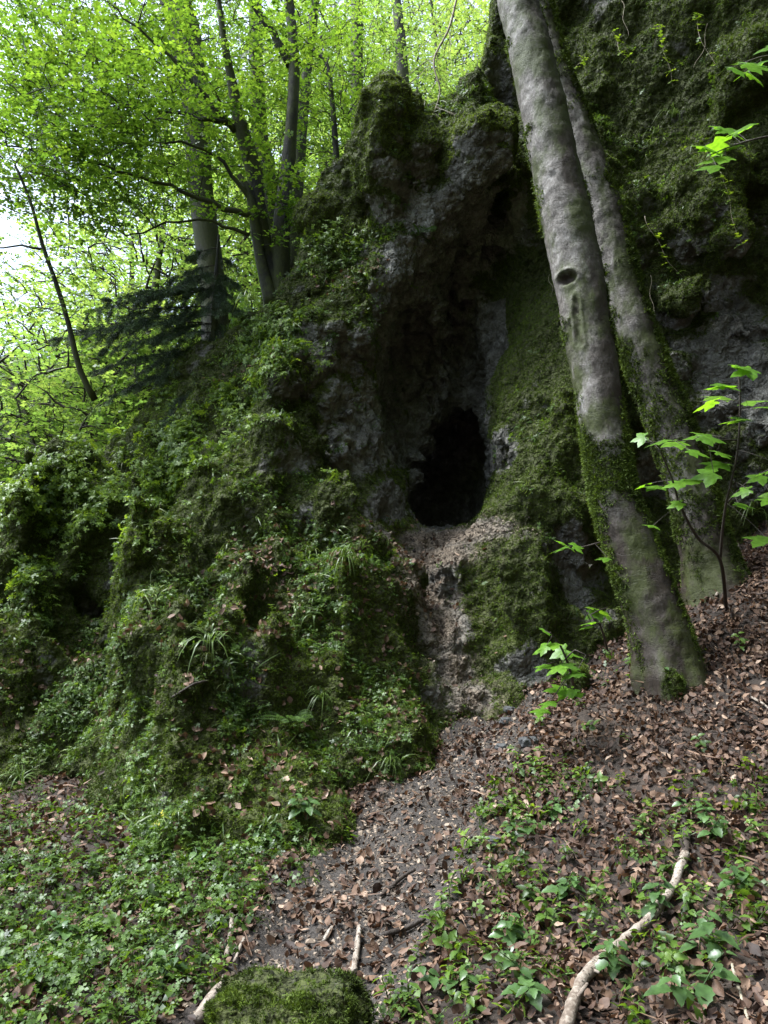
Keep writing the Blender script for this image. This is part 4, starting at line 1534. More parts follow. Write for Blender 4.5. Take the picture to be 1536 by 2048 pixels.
forest_tree('beech_tree', 'big pale beech trunk rising behind the spruce', [
    [(434, 760, 10.6, 58), (430, 640, 10.6, 54), (420, 520, 10.7, 50), (404, 400, 10.8, 48), (396, 300, 10.9, 50), (390, 180, 11, 56), (368, 60, 11.1, 62), (340, -40, 11.2, 60), (300, -220, 11.4, 50)]],
    [(250, 90, 11.5, (2.6, 1.8, 1.5), .6), (380, 320, 11.6, (1.8, 1.4, 1.2), .25), (100, 200, 12, (2.2, 1.5, 1.5), .3)], 900, M_barkG, M_beech, 210, tint=.5, leaf=(.065, .1), spray=.75, nleaf=20, sides=18)
forest_tree('ash_tree', 'slender pale trunk just right of the forked beech\'s left stem', [
    [(550, 640, 12.5, 44), (540, 400, 12.5, 38), (522, 280, 12.5, 32), (514, 170, 12.5, 28), (510, 0, 12.5, 26), (505, -200, 12.5, 20)]],
    [(520, 120, 13, (1.6, 1.4, 1.6), 1)], 160, M_barkG, M_far, 220, tint=.55, leaf=(.07, .11), spray=.8, nleaf=16)
forest_tree('ash_tree', 'thin grey trunk leaning right, between the forked beech and the mossy rock', [
    [(582, 540, 12, 32), (592, 400, 12, 27), (604, 250, 12, 23), (616, 120, 12, 20), (632, -20, 12, 18), (640, -200, 12, 14)]],
    [(640, 250, 12.6, (1.0, 1.2, 1.8), .6), (650, 60, 12.4, (1.2, 1, 1), .4)], 200, M_barkG, M_beech, 230, tint=.6, leaf=(.06, .09), spray=.6, nleaf=15)
forest_tree('young_tree', 'thin dark sapling trunk right beside the mossy rock head', [
    [(684, 420, 10.8, 14), (672, 300, 10.8, 12), (664, 200, 10.8, 10), (650, 120, 10.8, 8), (600, 90, 10.8, 5)]],
    [(650, 200, 10.9, (.9, .8, 1.0), 1)], 130, M_barkD, M_beech, 240, tint=.45, leaf=(.055, .085), spray=.5, nleaf=16)
forest_tree('ash_tree', 'upright pale trunk standing behind the left mossy rock head', [
    [(716, 300, 14, 27), (714, 150, 14, 25), (714, 0, 14, 23), (712, -250, 14, 18)]],
    [(720, 100, 14.5, (1.6, 1.4, 1.8), 1)], 190, M_barkG, M_far, 250, tint=.6, leaf=(.07, .11), spray=.8, nleaf=16)
forest_tree('ash_tree', 'pale curved trunk above the middle of the rock, nearest the leaning trees', [
    [(812, 260, 15, 26), (804, 120, 15, 23), (796, 30, 15, 20), (786, -60, 15, 18), (780, -250, 15, 14)]],
    [(840, 60, 16, (2.0, 1.4, 1.8), 1)], 200, M_barkG, M_far, 260, tint=.75, leaf=(.07, .11), spray=.8, nleaf=16)
forest_tree('young_tree', 'thin dark leaning sapling at the left edge, rooted on the ridge', [
    [(190, 800, 8.4, 14), (160, 740, 8.3, 12), (135, 640, 8.2, 10), (110, 560, 8.1, 9), (85, 490, 8.0, 8), (60, 400, 7.9, 6), (30, 330, 7.8, 5)]],
    [(30, 360, 7.8, (.8, .6, .5), .5), (60, 560, 8.0, (.7, .6, .5), .5)], 60, M_barkD, M_beech, 270, tint=.4, leaf=(.045, .07), spray=.45, nleaf=14, twig=.005,
    branches=[[(84, 496, 8.0, 6), (40, 494, 8.0, 4), (-20, 500, 8.0, 3)]])

# more trees of the wood behind: each with trunk and crown
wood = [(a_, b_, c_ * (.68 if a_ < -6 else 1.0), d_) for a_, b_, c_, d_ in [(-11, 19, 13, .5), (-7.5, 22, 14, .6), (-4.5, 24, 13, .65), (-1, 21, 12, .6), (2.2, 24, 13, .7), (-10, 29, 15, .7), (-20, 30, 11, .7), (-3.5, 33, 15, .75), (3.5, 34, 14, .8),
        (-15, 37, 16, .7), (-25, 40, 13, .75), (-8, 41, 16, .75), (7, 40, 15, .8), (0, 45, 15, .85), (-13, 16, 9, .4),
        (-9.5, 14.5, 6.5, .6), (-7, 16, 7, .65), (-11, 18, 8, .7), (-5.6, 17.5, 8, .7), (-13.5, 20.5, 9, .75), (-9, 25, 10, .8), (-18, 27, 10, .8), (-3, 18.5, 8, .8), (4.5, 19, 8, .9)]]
WLAB = 'leafy green broadleaf tree in the bright wood behind the rock'
for k, (x, y, h, t) in enumerate(wood):
    r = np.random.default_rng(300 + k)
    root = thing('broadleaf_tree', WLAB, 'tree', 'trees of the wood behind the rock')
    z = gz1(x, y) - .2
    n = 9
    tt = np.linspace(0, 1, n)
    lean = r.normal(size=2) * .6
    pts_ = np.c_[x + lean[0] * tt ** 2, y + lean[1] * tt ** 2, z + h * .85 * tt]
    mb = MB()
    tube(mb, resample(pts_, .4), np.interp(np.linspace(0, 1, len(resample(pts_, .4))), [0, .1, 1], [.2, .16, .05]), 10, .5, True, .08, k)
    mb.build('trunk', M_barkG, root)
    mw, ml = MB(), MB()
    crown_sprays(mw, ml, pts_[3:], [((x, y, z + h * .62), (2.9, 2.6, h * .4), .65), ((x + .5, y - .5, z + h * .3), (2.6, 2.2, h * .25), .35)], 520, r, 1.5, (.13, .2), 15, [leaf_ovate(.36, .05, .1)], t, .016, steps=3)
    mw.build('branches', M_twig, root)
    ml.build('crown', M_far, root)
    reseat(root, (x, y, z))

# shrub layer and far slope foliage: one mass nobody could count
r = np.random.default_rng(400)
N = 60000
x = r.uniform(-34, 12, N)
y = r.uniform(13.5, 52, N)
z = ground_z(x, y) + r.random(N) ** 2 * (1.5 + .1 * y)
pp = np.c_[x, y, z]
kk = (fbm(pp * .35, 3) > -.05) & ~((np.abs(x + 2) < 3) & (y < 15))
pp = pp[kk]
M = len(pp)
mb = MB()
scatter(mb, [merge_templates([place(leaf_ovate(.36, .05, .1), r.normal(size=3) * .5, r.normal(size=3), r.normal(size=3) * .4 + np.array([0, 0, 1]), .45, r.normal() * .1) for _ in range(5)]) for _ in range(6)],
        pp, rand_dirs(M, r), unit(r.normal(size=(M, 3)) * .4 + np.array([0, 0, 1])), r.uniform(.28, .5, M) * (.6 + .02 * pp[:, 1]), np.clip(.55 + .3 * fbm(pp * .3, 2) + r.normal(size=M) * .12, 0, 1), 401)
tag(mb.build('undergrowth', M_far), 'bright green undergrowth of the wood beyond the rock', 'undergrowth', kind='stuff')

# ------------------------------------------------------------------ spruce in front of the big beech
root = thing('spruce_tree', 'dark drooping spruce on the ridge between forked beech and left slope', 'tree')
r = np.random.default_rng(500)
tr = resample(px_path([(428, 800, 9.3, 18), (428, 700, 9.3, 15), (430, 600, 9.3, 12), (434, 530, 9.3, 8), (438, 470, 9.3, 4)]), .1)
mb = MB()
tube(mb, tr[:, :3], tr[:, 3], 8)
mb.build('trunk', M_barkD, root)
mw, ml = MB(), MB()
npos, nax, nnr, nt_ = [], [], [], []
specs = [(500, 370, 520), (515, 480, 545), (525, 330, 570), (545, 505, 600), (560, 270, 610), (575, 200, 615), (590, 150, 650), (600, 505, 650), (615, 230, 650), (630, 120, 690), (640, 300, 690), (650, 510, 700), (655, 90, 700), (668, 190, 720), (685, 260, 770), (700, 170, 760), (700, 360, 790), (715, 500, 760), (720, 210, 810), (735, 290, 830), (690, 420, 800), (610, 330, 655), (570, 420, 640), (640, 420, 720), (720, 400, 850), (545, 350, 585), (740, 250, 790), (725, 330, 870)]
for k, (sy, ex, ey) in enumerate(specs):
    s = tr[int(np.argmin(np.abs(project(tr[:, :3])[1] - sy))), :3]
    e = P(ex, ey, 9.3 + r.uniform(-.9, .5))
    t = np.linspace(0, 1, 12)[:, None]
    L = np.linalg.norm(e - s)
    pth = s + (e - s) * t + np.array([0, 0, .14 * L]) * (t * (1 - t)) * 2 + np.array([0, 0, .05 * L]) * t ** 4
    tube(mw, pth, np.linspace(.007, .002, 12), 4, .5, False)
    d = unit(e - s)
    for m in range(int(16 * L) + 6):
        u_ = r.uniform(.12, 1)
        b = pth[int(u_ * 11)]
        sd_ = r.choice([-1, 1])
        sv = unit(np.cross(d, (0, 0, 1))) * sd_
        tl = .32 * L * (1.05 - u_) * r.uniform(.6, 1.1) + .08
        ta = unit(d * .75 + sv * .8 + np.array([0, 0, -.28]) + r.normal(size=3) * .12)
        tw = b + ta * np.linspace(0, tl, 5)[:, None] + np.array([0, 0, -.15]) * (np.linspace(0, 1, 5)[:, None] ** 2) * tl
        tube(mw, tw, .0025, 3, .5, False)
        q = int(tl * 180) + 8
        uu = r.random(q)
        base_ = b + ta * (uu * tl)[:, None] + np.array([0, 0, -.15]) * (uu ** 2 * tl)[:, None]
        nd = unit(ta * .6 + r.normal(size=(q, 3)) * .7)
        npos.append(base_)
        nax.append(nd)
        nnr.append(r.normal(size=(q, 3)))
        nt_.append(np.clip(.35 + .45 * (uu > .75) + r.normal(size=q) * .15, 0, 1))
ned1 = (np.array([[0, -.055, 0], [0, .055, 0], [.7, .05, 0], [1, 0, 0], [.7, -.05, 0]], float), [np.array([[0, 4, 2, 1]]), np.array([[4, 3, 2]])], np.zeros(5))
ned = merge_templates([place(ned1, (0.25 * i, 0, 0), (.55, math.cos(i * 2.4), math.sin(i * 2.4)), (0, -math.sin(i * 2.4), math.cos(i * 2.4)), 1, .04 * (i % 3)) for i in range(6)])
scatter(ml, [ned], np.concatenate(npos), np.concatenate(nax), np.concatenate(nnr), r.uniform(.02, .034, sum(map(len, npos))), np.concatenate(nt_), 501)
mw.build('branches', M_twig, root)
ml.build('needles', M_needle, root)
reseat(root, tr[0, :3])

# ------------------------------------------------------------------ maple saplings and twigs
MT = [leaf_maple(s) for s in range(6)]


def maple(name, label, stems, leaves, Y, seed, cat='sapling', sz=1.0, updir=.0, base=None, mat=None):
    """stems: [[(px,py,Y,w)]], leaves: [(px, py, size px, direction degrees)]"""
    root = thing(name, label, cat)
    r = np.random.default_rng(seed)
    mw, ml = MB(), MB()
    nodes = []
    for s in stems:
        pr = resample(px_path(s), .05)
        tube(mw, pr[:, :3], pr[:, 3], 6, .5)
        nodes.append(pr[:, :3])
    nodes = np.concatenate(nodes)
    for (px, py, s, deg) in leaves:
        c = P(px, py, Y + r.uniform(-.22, .22))
        size = s / FPX * Y * sz * 1.22
        a = math.radians(deg)
        ax = np.array([math.cos(a), r.normal() * .5 - .25, -.12 + r.normal() * .12])
        ax = unit(ax)
        nrm = np.array([r.normal() * .25, -.5 + r.normal() * .3 + updir, 1.0])
        start = c - ax * size * .45
        b = nodes[int(np.argmin(np.linalg.norm(nodes - start, axis=1)))]
        t = np.linspace(0, 1, 5)[:, None]
        tube(mw, b + (start - b) * t + np.array([0, 0, .12]) * np.linalg.norm(start - b) * (t * (1 - t)), .0022, 4, .5, False)
        ml.add(*place(MT[int(r.integers(6))], start, ax, nrm, size, np.clip(.5 + r.normal() * .18, 0, 1)))
    mw.build('stem', M_twig, root)
    ml.build('leaves', mat or M_maple, root)
    reseat(root, px_path(stems[0])[0, :3])
    return root


g = ground_hit(1455, 1215)
maple('maple_sapling', 'young maple with tiers of bright lobed leaves beside the right edge', [
    [(1452, 1215, g[1], 8), (1440, 1120, 5.6, 7), (1395, 1075, 5.4, 6), (1360, 1010, 5.2, 5), (1345, 960, 5.1, 4), (1320, 900, 5.0, 3)],
    [(1440, 1120, 5.6, 6), (1450, 1020, 5.3, 5), (1475, 900, 5.1, 4), (1480, 790, 5.0, 4), (1475, 740, 5.0, 3)],
    [(1475, 880, 5.1, 4), (1400, 880, 5.0, 3), (1290, 885, 4.95, 2)],
    [(1450, 1010, 5.3, 4), (1500, 960, 5.2, 3), (1560, 930, 5.1, 3)]],
    [(1475, 742, 62, 200), (1500, 735, 55, 20), (1440, 765, 60, 190), (1420, 790, 70, 180), (1395, 812, 60, 190), (1470, 770, 60, -20), (1525, 805, 85, 190), (1530, 795, 70, 0), (1450, 838, 60, 170), (1500, 833, 55, -10),
     (1400, 868, 60, 180), (1360, 878, 60, 190), (1330, 885, 66, 180), (1295, 886, 60, 200), (1440, 875, 60, 10), (1265, 878, 44, 180), (1420, 930, 70, 180), (1390, 950, 66, 180), (1360, 958, 62, 190), (1330, 968, 62, 180),
     (1300, 972, 58, 190), (1410, 905, 50, 0), (1280, 968, 40, 180), (1520, 940, 70, 180), (1500, 958, 50, 170), (1460, 905, 55, 0), (1530, 985, 60, 190), (1515, 1080, 70, 180), (1340, 1010, 40, 170), (1300, 1050, 36, 200), (1530, 1000, 55, 170), (1470, 985, 44, 180), (1505, 1010, 48, 10)],
    5.0, 600)
maple('maple_twig', 'sprig of pale lobed maple leaves at the top right corner', [
    [(1640, 90, 4.6, 6), (1580, 105, 4.6, 5), (1520, 115, 4.6, 4), (1490, 125, 4.6, 2)], [(1560, 110, 4.6, 3), (1530, 140, 4.6, 2)]],
    [(1525, 90, 60, 190), (1490, 118, 56, 180), (1480, 142, 56, 200), (1515, 118, 60, 190), (1540, 130, 60, -20), (1500, 142, 50, -30), (1525, 160, 40, -60)], 4.6, 610, 'twig', 1.4, -.5)
maple('maple_twig', 'sprig of pale lobed maple leaves reaching in from right edge below the top corner sprig', [
    [(1640, 262, 4.9, 6), (1540, 272, 4.9, 4), (1470, 290, 4.9, 3), (1420, 310, 4.9, 2)]],
    [(1480, 262, 62, 10), (1455, 262, 56, 180), (1430, 285, 60, 190), (1410, 290, 50, 190), (1440, 300, 55, -20), (1465, 290, 50, 0), (1412, 315, 55, 200), (1398, 332, 46, 230), (1440, 258, 46, 190)], 4.9, 620, 'twig', 1.4, -.4)
g = ground_hit(1150, 1400)
maple('maple_sapling', 'small maple seedling with drooping lobed leaves below the cave\'s right cheek', [
    [(1150, 1395, g[1], 6), (1140, 1340, 5.6, 5), (1120, 1290, 5.5, 4), (1100, 1265, 5.4, 3)], [(1130, 1320, 5.5, 4), (1150, 1300, 5.45, 3), (1172, 1310, 5.4, 2)], [(1140, 1345, 5.55, 3), (1110, 1390, 5.45, 2)]],
    [(1110, 1268, 46, 10), (1085, 1290, 50, 190), (1070, 1300, 44, 190), (1105, 1310, 52, 190), (1075, 1335, 40, 190), (1100, 1340, 48, 180), (1160, 1308, 50, 0), (1150, 1330, 52, -10), (1130, 1350, 50, 200), (1165, 1345, 44, -20), (1100, 1375, 52, 190), (1120, 1390, 50, 220), (1085, 1410, 44, 240), (1078, 1425, 44, 250), (1140, 1390, 40, 200)],
    5.45, 630)
g = ground_hit(1215, 1300)
maple('maple_sapling', 'slight maple seedling against the bare rock left of the front trunk', [
    [(1215, 1300, g[1] - .1, 5), (1200, 1250, 5.8, 4), (1180, 1230, 5.75, 3), (1215, 1215, 5.75, 2)], [(1190, 1260, 5.8, 3), (1170, 1220, 5.75, 2)]],
    [(1180, 1230, 44, 190), (1200, 1215, 40, 10), (1165, 1245, 38, 190), (1215, 1225, 36, 0), (1160, 1255, 34, 200), (1225, 1235, 30, 10)], 5.75, 640)
maple('maple_twig', 'two bright lobed leaves jutting left from behind the front leaning trunk', [
    [(1200, 1085, 6.0, 4), (1160, 1095, 5.95, 3), (1120, 1100, 5.9, 2)]],
    [(1105, 1098, 50, 190), (1145, 1092, 50, 10), (1165, 1092, 36, 0), (1195, 1115, 36, 180)], 5.9, 650, 'twig')

# ------------------------------------------------------------------ individual plants of the foreground
def leafy_plant(px, py, size, label, seed, pairs=True, mat=None, group=None, tilt=(0, 0)):
    root = thing('herb_plant', label, 'plant', group)
    g, n = any_hit(px, py)
    r = np.random.default_rng(seed)
    mw, ml = MB(), MB()
    for s in range(2 if pairs else 1):
        lean = np.array([r.normal() * .4 + tilt[0], r.normal() * .4 + tilt[1], 1.0])
        k = 4
        hgt = size * r.uniform(.7, 1.1)
        zz = np.linspace(0, 1, 6)[:, None]
        off = np.array([r.normal(), r.normal(), 0]) * size * .12
        pth = g + off + unit(lean) * hgt * zz + np.array([lean[0], lean[1], -.2]) * .3 * hgt * zz ** 2
        tube(mw, pth, np.linspace(.0035, .0018, 6), 5, .4, False)
        for i in range(k):
            b = pth[2 + i if 2 + i < 6 else 5]
            a0 = i * math.pi / 2 + r.normal() * .25 + s
            for a in (a0, a0 + math.pi):
                ax = np.array([math.cos(a), math.sin(a), r.uniform(-.3, .15)])
                ml.add(*place(leaf_toothed(.32, .08, .28), b + ax * .008, ax, (r.normal() * .2, r.normal() * .2 - .15, 1), size * r.uniform(.34, .52) * (1.1 - .16 * i), np.clip(.5 + r.normal() * .15, 0, 1)))
    mw.build('stem', M_nettle, root)
    ml.build('leaves', mat or M_nettle, root)
    reseat(root, g)
    return root


PG = 'nettle-like plants on the litter slope'
for k, (px, py, s, lab) in enumerate([
        (1310, 1845, .24, 'nettle-like plant growing right over the bend of the pale fallen branch'),
        (1430, 1690, .22, 'nettle-like plant nearest the right edge above the fallen branch\'s dark end'),
        (1395, 1640, .2, 'nettle-like plant just above the dark upper end of the pale branch'),
        (1100, 1640, .2, 'nettle-like plant at the path\'s right edge, highest of those on the slope'),
        (1040, 1680, .2, 'nettle-like plant spreading over the right edge of the path'),
        (1110, 1800, .2, 'nettle-like plant on open leaf litter left of the pale branch'),
        (1010, 1900, .22, 'nettle-like plant low on the slope near the dark fallen twig'),
        (1060, 1985, .22, 'nettle-like plant at the bottom edge left of the pale branch'),
        (1420, 1920, .26, 'big-leaved nettle-like plant right of the pale branch near the bottom'),
        (1370, 2010, .24, 'nettle-like plant in the bottom right corner area'),
        (1490, 1790, .22, 'nettle-like plant at the right edge level with the branch bend'),
        (1230, 1960, .22, 'nettle-like plant hanging over the lower end of the pale branch'),
        (890, 1990, .2, 'nettle-like plant nearest the mossy boulder on its right'),
        (1360, 1370, .24, 'spindly plant at the foot of the front leaning trunk'),
        (1300, 1340, .18, 'small plant at the left foot of the front leaning trunk')]):
    leafy_plant(px, py, s * .8, lab, 700 + k, group=PG)
for k, (px, py, s, lab) in enumerate([
        (540, 1690, .2, 'broad-leaved plant at the foot of the mossy rock beside the path'),
        (620, 1640, .24, 'tall thin plant with few leaves where rock meets the path'),
        (410, 1740, .2, 'large-leaved plant at the upper right of the left herb bed'),
        (130, 1900, .22, 'large-leaved plant in the middle of the left herb bed'),
        (330, 1960, .2, 'heart-leaved plant in the left herb bed nearest the mossy boulder')]):
    leafy_plant(px, py, s * .8, lab, 750 + k, group='broad-leaved plants at the rock foot')

GT = [grass(s, 34, 1, .011, 1.6) for s in range(3)]
for k, (px, py, s, lab) in enumerate([
        (690, 1120, .4, 'arching grass tuft on the ledge left of the path to the cave'),
        (420, 1290, .5, 'long drooping grass tuft on the front of the mossy rock'),
        (1345, 235, .42, 'pale grass tuft hanging high on the right rock wall'),
        (1310, 270, .3, 'smaller grass tuft beside the pale one on the right rock wall'),
        (640, 1400, .35, 'grass tuft on the mossy rock above the path'),
        (40, 1560, .4, 'grass tuft at the foot of the rock by the left edge'),
        (775, 1530, .3, 'grass tuft at the rock foot beside the upper path'),
        (790, 400, .2, 'grass tuft below the mossy heads above the cave'),
        (1500, 1030, .45, 'grass tuft behind the young maple at the right edge'),
        (500, 600, .2, 'grass tuft near the forked beech')]):
    g, n = any_hit(px, py)
    mb = MB()
    mb.add(*place(GT[k % 3], (0, 0, 0), (1, .2 * k, 0), unit(n * .4 + np.array([0, 0, 1])), s, .5))
    o = mb.build('grass_tuft', M_grass)
    o.location = g
    tag(o, lab, 'grass tuft', 'grass tufts')

# ferns
for k, (px, py, s, lab) in enumerate([
        (575, 1445, .22, 'small fern on the mossy rock face above the path'),
        (835, 470, .22, 'short fern on the rock just above the cave recess')]):
    root = thing('fern', lab, 'fern', 'ferns on the rock')
    g, n = any_hit(px, py)
    r = np.random.default_rng(900 + k)
    up_ = unit(n * .7 + np.array([0, -.2, .6]))
    for fr in range(6):
        ml = MB()
        a = fr * 1.05 + r.normal() * .2
        d = unit(np.array([math.cos(a), math.sin(a) - .35, .1]) + n * .25)
        t = np.linspace(0, 1, 16)[:, None]
        L = s * r.uniform(.75, 1.1)
        ax_ = g + d * t * L + up_ * (t * .75 - t ** 2 * .75) * L
        tube(ml, ax_, np.linspace(.003, .001, 16), 4, .2, False)
        sd = unit(np.cross(d, up_))
        for i in range(2, 16):
            ll = L * .30 * math.sin(math.pi * (1 - i / 16.5) ** .8) + .006
            for sg in (-1, 1):
                ml.add(*place(leaf_ovate(.16, .02, .1), ax_[i], sd * sg + d * .45, up_ + r.normal(size=3) * .15, ll, .3 + r.normal() * .1))
        ml.build('frond', M_herb, root)
    reseat(root, g)

# ------------------------------------------------------------------ hanging roots and creepers on the right wall
VG = 'hanging creepers on the right rock wall'
for k, (px, py, ln, leafy, lab) in enumerate([
        (1248, 10, .55, 0, 'bare pale root hanging at the top of the right wall, nearest the leaning trunks'),
        (1322, 60, .9, 1, 'leafy creeper hanging in the middle top of the right wall'),
        (1390, 40, 1.1, 1, 'long pale creeper hanging over the grass tuft on the right wall'),
        (1420, 60, .7, 0, 'bare pale root right of the long creeper on the right wall'),
        (1290, 450, .8, 1, 'creeper ending in a bare root left of the grey bare patch'),
        (1440, 360, .9, 1, 'thin creeper with paired leaves beside the round moss cushion'),
        (1215, 80, .6, 1, 'short leafy creeper close behind the front leaning trunk'),
        (1300, 560, .6, 0, 'bare pale root below the leafy creepers on the right wall'),
        (1175, 120, .5, 1, 'leafy creeper just right of the thinner leaning trunk near the top'),
        (1110, 560, .35, 0, 'thin pale root at the cave\'s upper right edge')]):
    root = thing('creeper', lab, 'creeper', VG)
    g, n = any_hit(px, py)
    r = np.random.default_rng(800 + k)
    t = np.linspace(0, 1, 14)
    wob = np.cumsum(np.cumsum(r.normal(size=(14, 3)) * .0035, 0), 0)
    pth = g + n * .12 + np.c_[np.zeros((14, 2)), -ln * t] + wob * np.array([1.2, .4, .3]) + np.array([r.normal() * .05, -.10, 0]) * t[:, None] + np.c_[.02 * np.sin(t * 9 + k), np.zeros(14), np.zeros(14)]
    mb = MB()
    tube(mb, pth, np.linspace(.0034, .0016, 14), 5)
    mb.build('stem', M_vine, root)
    if leafy:
        ml = MB()
        for i in range(24):
            b = pth[int(r.integers(0, 13))]
            ml.add(*place(leaf_ovate(.4, .06, .15), b, (r.normal(), -.3 + r.normal() * .4, r.normal() * .25 - .1), (r.normal() * .3, -.5, 1), r.uniform(.06, .10), np.clip(.78 + r.normal() * .18, 0, 1)))
        ml.build('leaves', M_herb, root)
    reseat(root, g)

# tangle of dead twigs above the rock
root = thing('dead_branch', 'tangle of bare dead twigs hanging above the rock top, left of the leaning trunks', 'branch')
mb = MB()
r = np.random.default_rng(850)
main = resample(px_path([(925, -60, 8.8, 5), (900, 50, 8.75, 4.5), (868, 120, 8.7, 4), (880, 180, 8.7, 3), (868, 225, 8.7, 2)]), .08)
tube(mb, main[:, :3], main[:, 3], 5)
for k in range(26):
    b = main[int(r.integers(3, len(main))), :3]
    e = b + np.array([r.normal() * .35, r.normal() * .25, -abs(r.normal()) * .45])
    t = np.linspace(0, 1, 7)[:, None]
    tube(mb, b + (e - b) * t + np.cumsum(r.normal(size=(7, 3)) * .012, 0) + np.array([0, 0, .12]) * t * (1 - t), np.linspace(.0045, .0015, 7), 4, .5, False)
mb.build('twigs', M_vine, root)
reseat(root, main[0, :3])

# ------------------------------------------------------------------ fallen sticks
def stick(name, pts_px, label, mat, seed, sides=12, lift=.6, cat='stick', rough=.18):
    q = []
    for (px, py, w) in pts_px:
        g, n = any_hit(px, py) if py < 2060 else (ground_hit(px, py), 0)
        dep = np.linalg.norm(g - CAM)
        rr = w * .34 / FPX * dep
        q.append([*(g + np.array([0, 0, rr * lift + .022])), rr])
    pr = resample(np.array(q), .02)
    mb = MB()
    wig = np.cumsum(np.random.default_rng(int(seed)).normal(size=(len(pr), 3)) * .0012, 0)
    pr[:, :3] += wig
    rad_ = np.maximum(pr[:, 3], .001) * (1 + .12 * perlin(pr[:, :3] * 11 + seed))
    tube(mb, pr[:, :3] - pr[0, :3], rad_, sides, .5, True, rough, seed, (16, 1))
    for k_ in np.random.default_rng(int(seed) + 40).integers(2, max(3, len(pr) - 2), 2 if len(pr) < 30 else 4):
        rr_ = np.random.default_rng(int(k_) + int(seed))
        d_ = unit(rr_.normal(size=3) + np.array([0, 0, .9]))
        L_ = pr[k_, 3] * rr_.uniform(2, 4.5)
        tt_ = np.linspace(0, 1, 4)[:, None]
        tube(mb, pr[k_, :3] - pr[0, :3] + d_ * tt_ * L_, np.linspace(pr[k_, 3] * .45, pr[k_, 3] * .2, 4), 6, .5, True, .2, seed)
    o = mb.build(name, mat)
    o.location = pr[0, :3]
    return tag(o, label, cat)


stick('fallen_branch', [(1372, 1735, 24), (1352, 1790, 22), (1318, 1840, 23), (1290, 1870, 23), (1240, 1910, 26), (1190, 1950, 28), (1162, 1990, 30), (1135, 2055, 32), (1110, 2140, 33)], 'long pale speckled fallen branch curving through the plants at bottom right', M_stick, 1, 16, 1.6, 'branch', .12)
stick('dead_stick', [(1368, 1650, 16), (1376, 1690, 20), (1372, 1738, 22)], 'dark rotten stick end just above the pale fallen branch', M_darkwood, 2)
stick('dead_stick', [(457, 1800, 10), (464, 1850, 13), (462, 1890, 13), (455, 1925, 14)], 'long pale upright stick left of the mossy boulder', M_stick, 3)
stick('dead_stick', [(488, 1890, 9), (474, 1920, 9), (468, 1935, 8)], 'short thin stick close behind the mossy boulder\'s left end', M_stick, 4)
stick('dead_stick', [(719, 1865, 13), (716, 1900, 15), (712, 1955, 18)], 'stubby pale stick right of the mossy boulder', M_stick, 5)
stick('dead_stick', [(664, 1864, 9), (655, 1880, 11), (646, 1894, 10)], 'little pale stick fragment on the path above the boulder', M_stick, 6)
stick('dead_stick', [(830, 1748, 8), (795, 1772, 12), (765, 1798, 9)], 'dark thin twig lying on the path', M_darkwood, 7)
stick('dead_stick', [(850, 1848, 12), (810, 1870, 14), (772, 1880, 10)], 'mossy brown root-like stick at the right edge of the lower path', M_darkwood, 8)
stick('dead_stick', [(448, 1985, 26), (425, 2015, 28), (395, 2060, 30)], 'thick grey stick at the bottom, left of the mossy boulder', M_stick, 9, 14)
stick('dead_stick', [(1476, 1104, 9), (1470, 1140, 12), (1452, 1170, 11), (1432, 1200, 8)], 'pale crooked stick leaning at the foot of the thinner trunk', M_stick, 10, 10, 3)
stick('dead_stick', [(415, 1370, 7), (385, 1378, 8), (345, 1402, 6)], 'brown twig lodged on the mossy rock face', M_twig, 11)
stick('dead_stick', [(1500, 1400, 6), (1525, 1415, 7), (1560, 1440, 7)], 'pale thin twig on the leaves at the right edge', M_stick, 12)
stick('dead_stick', [(40, 1690, 7), (52, 1720, 8), (62, 1740, 6)], 'small pale twig on the leaves at left edge', M_vine, 13)
stick('dead_stick', [(1465, 1940, 6), (1485, 2000, 8), (1500, 2060, 7)], 'thin pale twig in the bottom right corner', M_vine, 14)

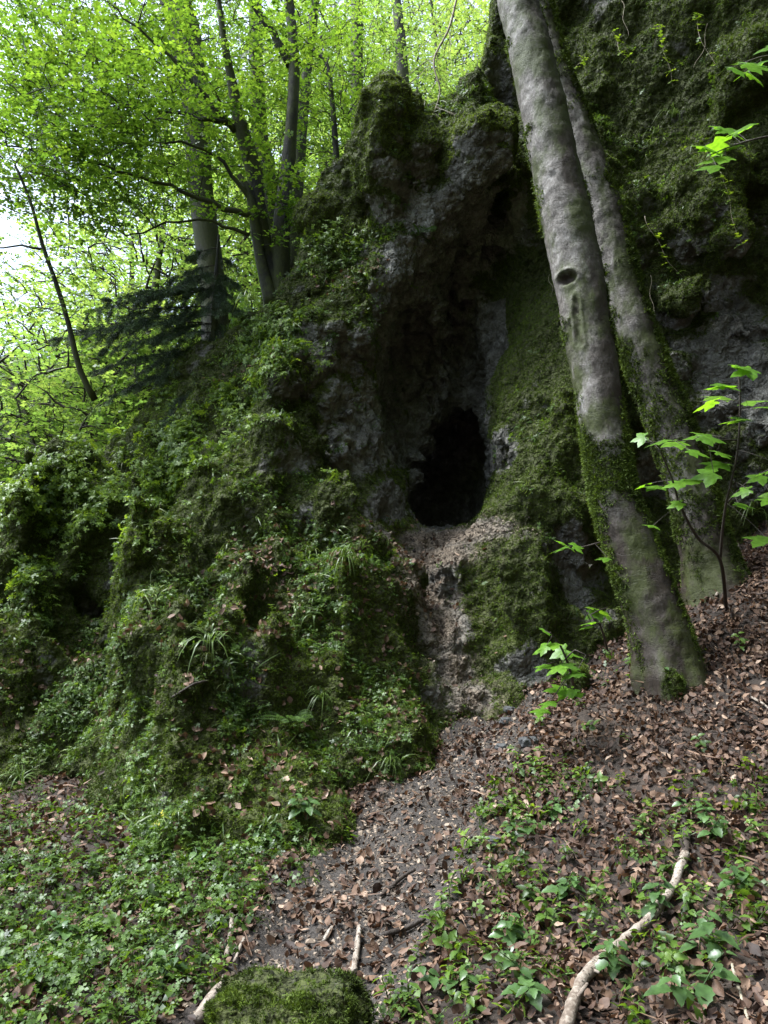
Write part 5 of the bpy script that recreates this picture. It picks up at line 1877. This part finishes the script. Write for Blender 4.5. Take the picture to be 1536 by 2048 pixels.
# ------------------------------------------------------------------ boulders and stones
def boulder(px, py, size, label, mat, seed, name='boulder', cat='boulder', mossn=0, sub=5, moss_attr=1.0, sink=.3):
    import bmesh
    bm = bmesh.new()
    bmesh.ops.create_icosphere(bm, subdivisions=sub, radius=1)
    me = bpy.data.meshes.new(name)
    bm.to_mesh(me)
    bm.free()
    v = np.empty(len(me.vertices) * 3, np.float32)
    me.vertices.foreach_get('co', v)
    v = v.reshape(-1, 3)
    d = unit(v)
    v = np.sign(d) * np.abs(d) ** .74
    v = v * (1 + .22 * fbm(d * 1.3 + seed, 3) + .07 * fbm(d * 5 + seed, 2))[:, None] * np.array(size)
    me.vertices.foreach_set('co', v.ravel())
    me.polygons.foreach_set('use_smooth', np.ones(len(me.polygons), bool))
    for k, val in (('moss', np.clip(moss_attr * (.75 + .5 * d[:, 2] + .3 * fbm(d * 2, 2)) - .5 * (d[:, 2] > .72) * (d[:, 1] > -.1), 0, 1)), ('dirt', np.zeros(len(v))), ('tint', np.full(len(v), .5))):
        a = me.attributes.new(k, 'FLOAT', 'POINT')
        a.data.foreach_set('value', np.ascontiguousarray(val, np.float32))
    me.materials.append(mat)
    g = any_hit(px, py)[0] if py < 2060 else ground_hit(px, py)
    loc = g + np.array([0, 0, size[2] * (1 - sink)])
    if mossn:
        root = thing(name, label, cat)
        o = bpy.data.objects.new('stone', me)
        C.objects.link(o)
        o.parent = root
        root.location = loc
        r = np.random.default_rng(int(seed) + 3)
        k = r.choice(len(v), mossn, p=(w_ := np.clip(.15 + .9 * (d[:, 2] > -.2) * (fbm(d * 2.2, 3) > .0) * (1 - .75 * (d[:, 2] > .8) * (d[:, 1] > 0)), 0, 1)) / w_.sum())
        mb = MB()
        scatter(mb, [moss_tuft(s, 10) for s in range(6)], v[k] + r.normal(size=(mossn, 3)) * .005, rand_dirs(mossn, r), unit(d[k] + r.normal(size=(mossn, 3)) * .35), r.uniform(.011, .024, mossn), np.clip(.3 + .4 * fbm(v[k] * 6, 2) + r.normal(size=mossn) * .15, 0, 1), 5)
        tag(mb.build('moss', M_mosst, root), kind='stuff')
        return root
    o = bpy.data.objects.new(name, me)
    C.objects.link(o)
    o.location = loc
    return tag(o, label, cat)


boulder(572, 2135, (.29, .2, .17), 'moss-covered boulder at the bottom, left of the path', M_rock, 4, mossn=6500, sink=.35)
boulder(1012, 1450, (0.053, 0.038, 0.035), 'grey stone at the upper end of the path under the rock', M_stone, 6, 'stone', 'stone', sub=4)
boulder(1003, 1500, (0.053, 0.038, 0.028), 'flat grey stone in the upper path, left of the dark one', M_stone, 8, 'stone', 'stone', sub=4)
boulder(1058, 1492, (0.068, 0.045, 0.038), 'dark stone lowest of the three below the maple seedling', M_stone, 9, 'stone', 'stone', sub=4)
boulder(1018, 1425, (.05, .04, .03), 'small bluish stone just under the rock foot', M_stone, 12, 'stone', 'stone', sub=4)
boulder(1150, 1385, (.11, .1, .16), 'mossy little stump beneath the maple seedling', M_rock, 14, 'stump', 'stump', mossn=1200, sub=4, sink=.4)
boulder(1345, 1395, (.07, .07, .12), 'mossy root stub at the foot of the front leaning trunk', M_rock, 16, 'stump', 'stump', mossn=700, sub=4, sink=.4)
boulder(985, 1690, (0.045, 0.038, 0.028), 'grey stone half hidden by plants at the path\'s right edge', M_stone, 18, 'stone', 'stone', sub=4)

# yellow leaves caught on the herbs
g, n = any_hit(322, 1648)
mb = MB()
mb.add(*place(leaf_maple(3), (0, 0, 0), (1, -.3, -.2), (0, -.7, .7), .075, .5))
mb.add(*place(leaf_maple(4), (.04, 0, .05), (.6, -.3, .4), (0, -.8, .5), .05, .5))
o = mb.build('yellow_leaf', M_yellow)
o.location = g + n * .06
tag(o, 'bright yellow fallen leaf caught on the herbs at the rock foot', 'leaf')
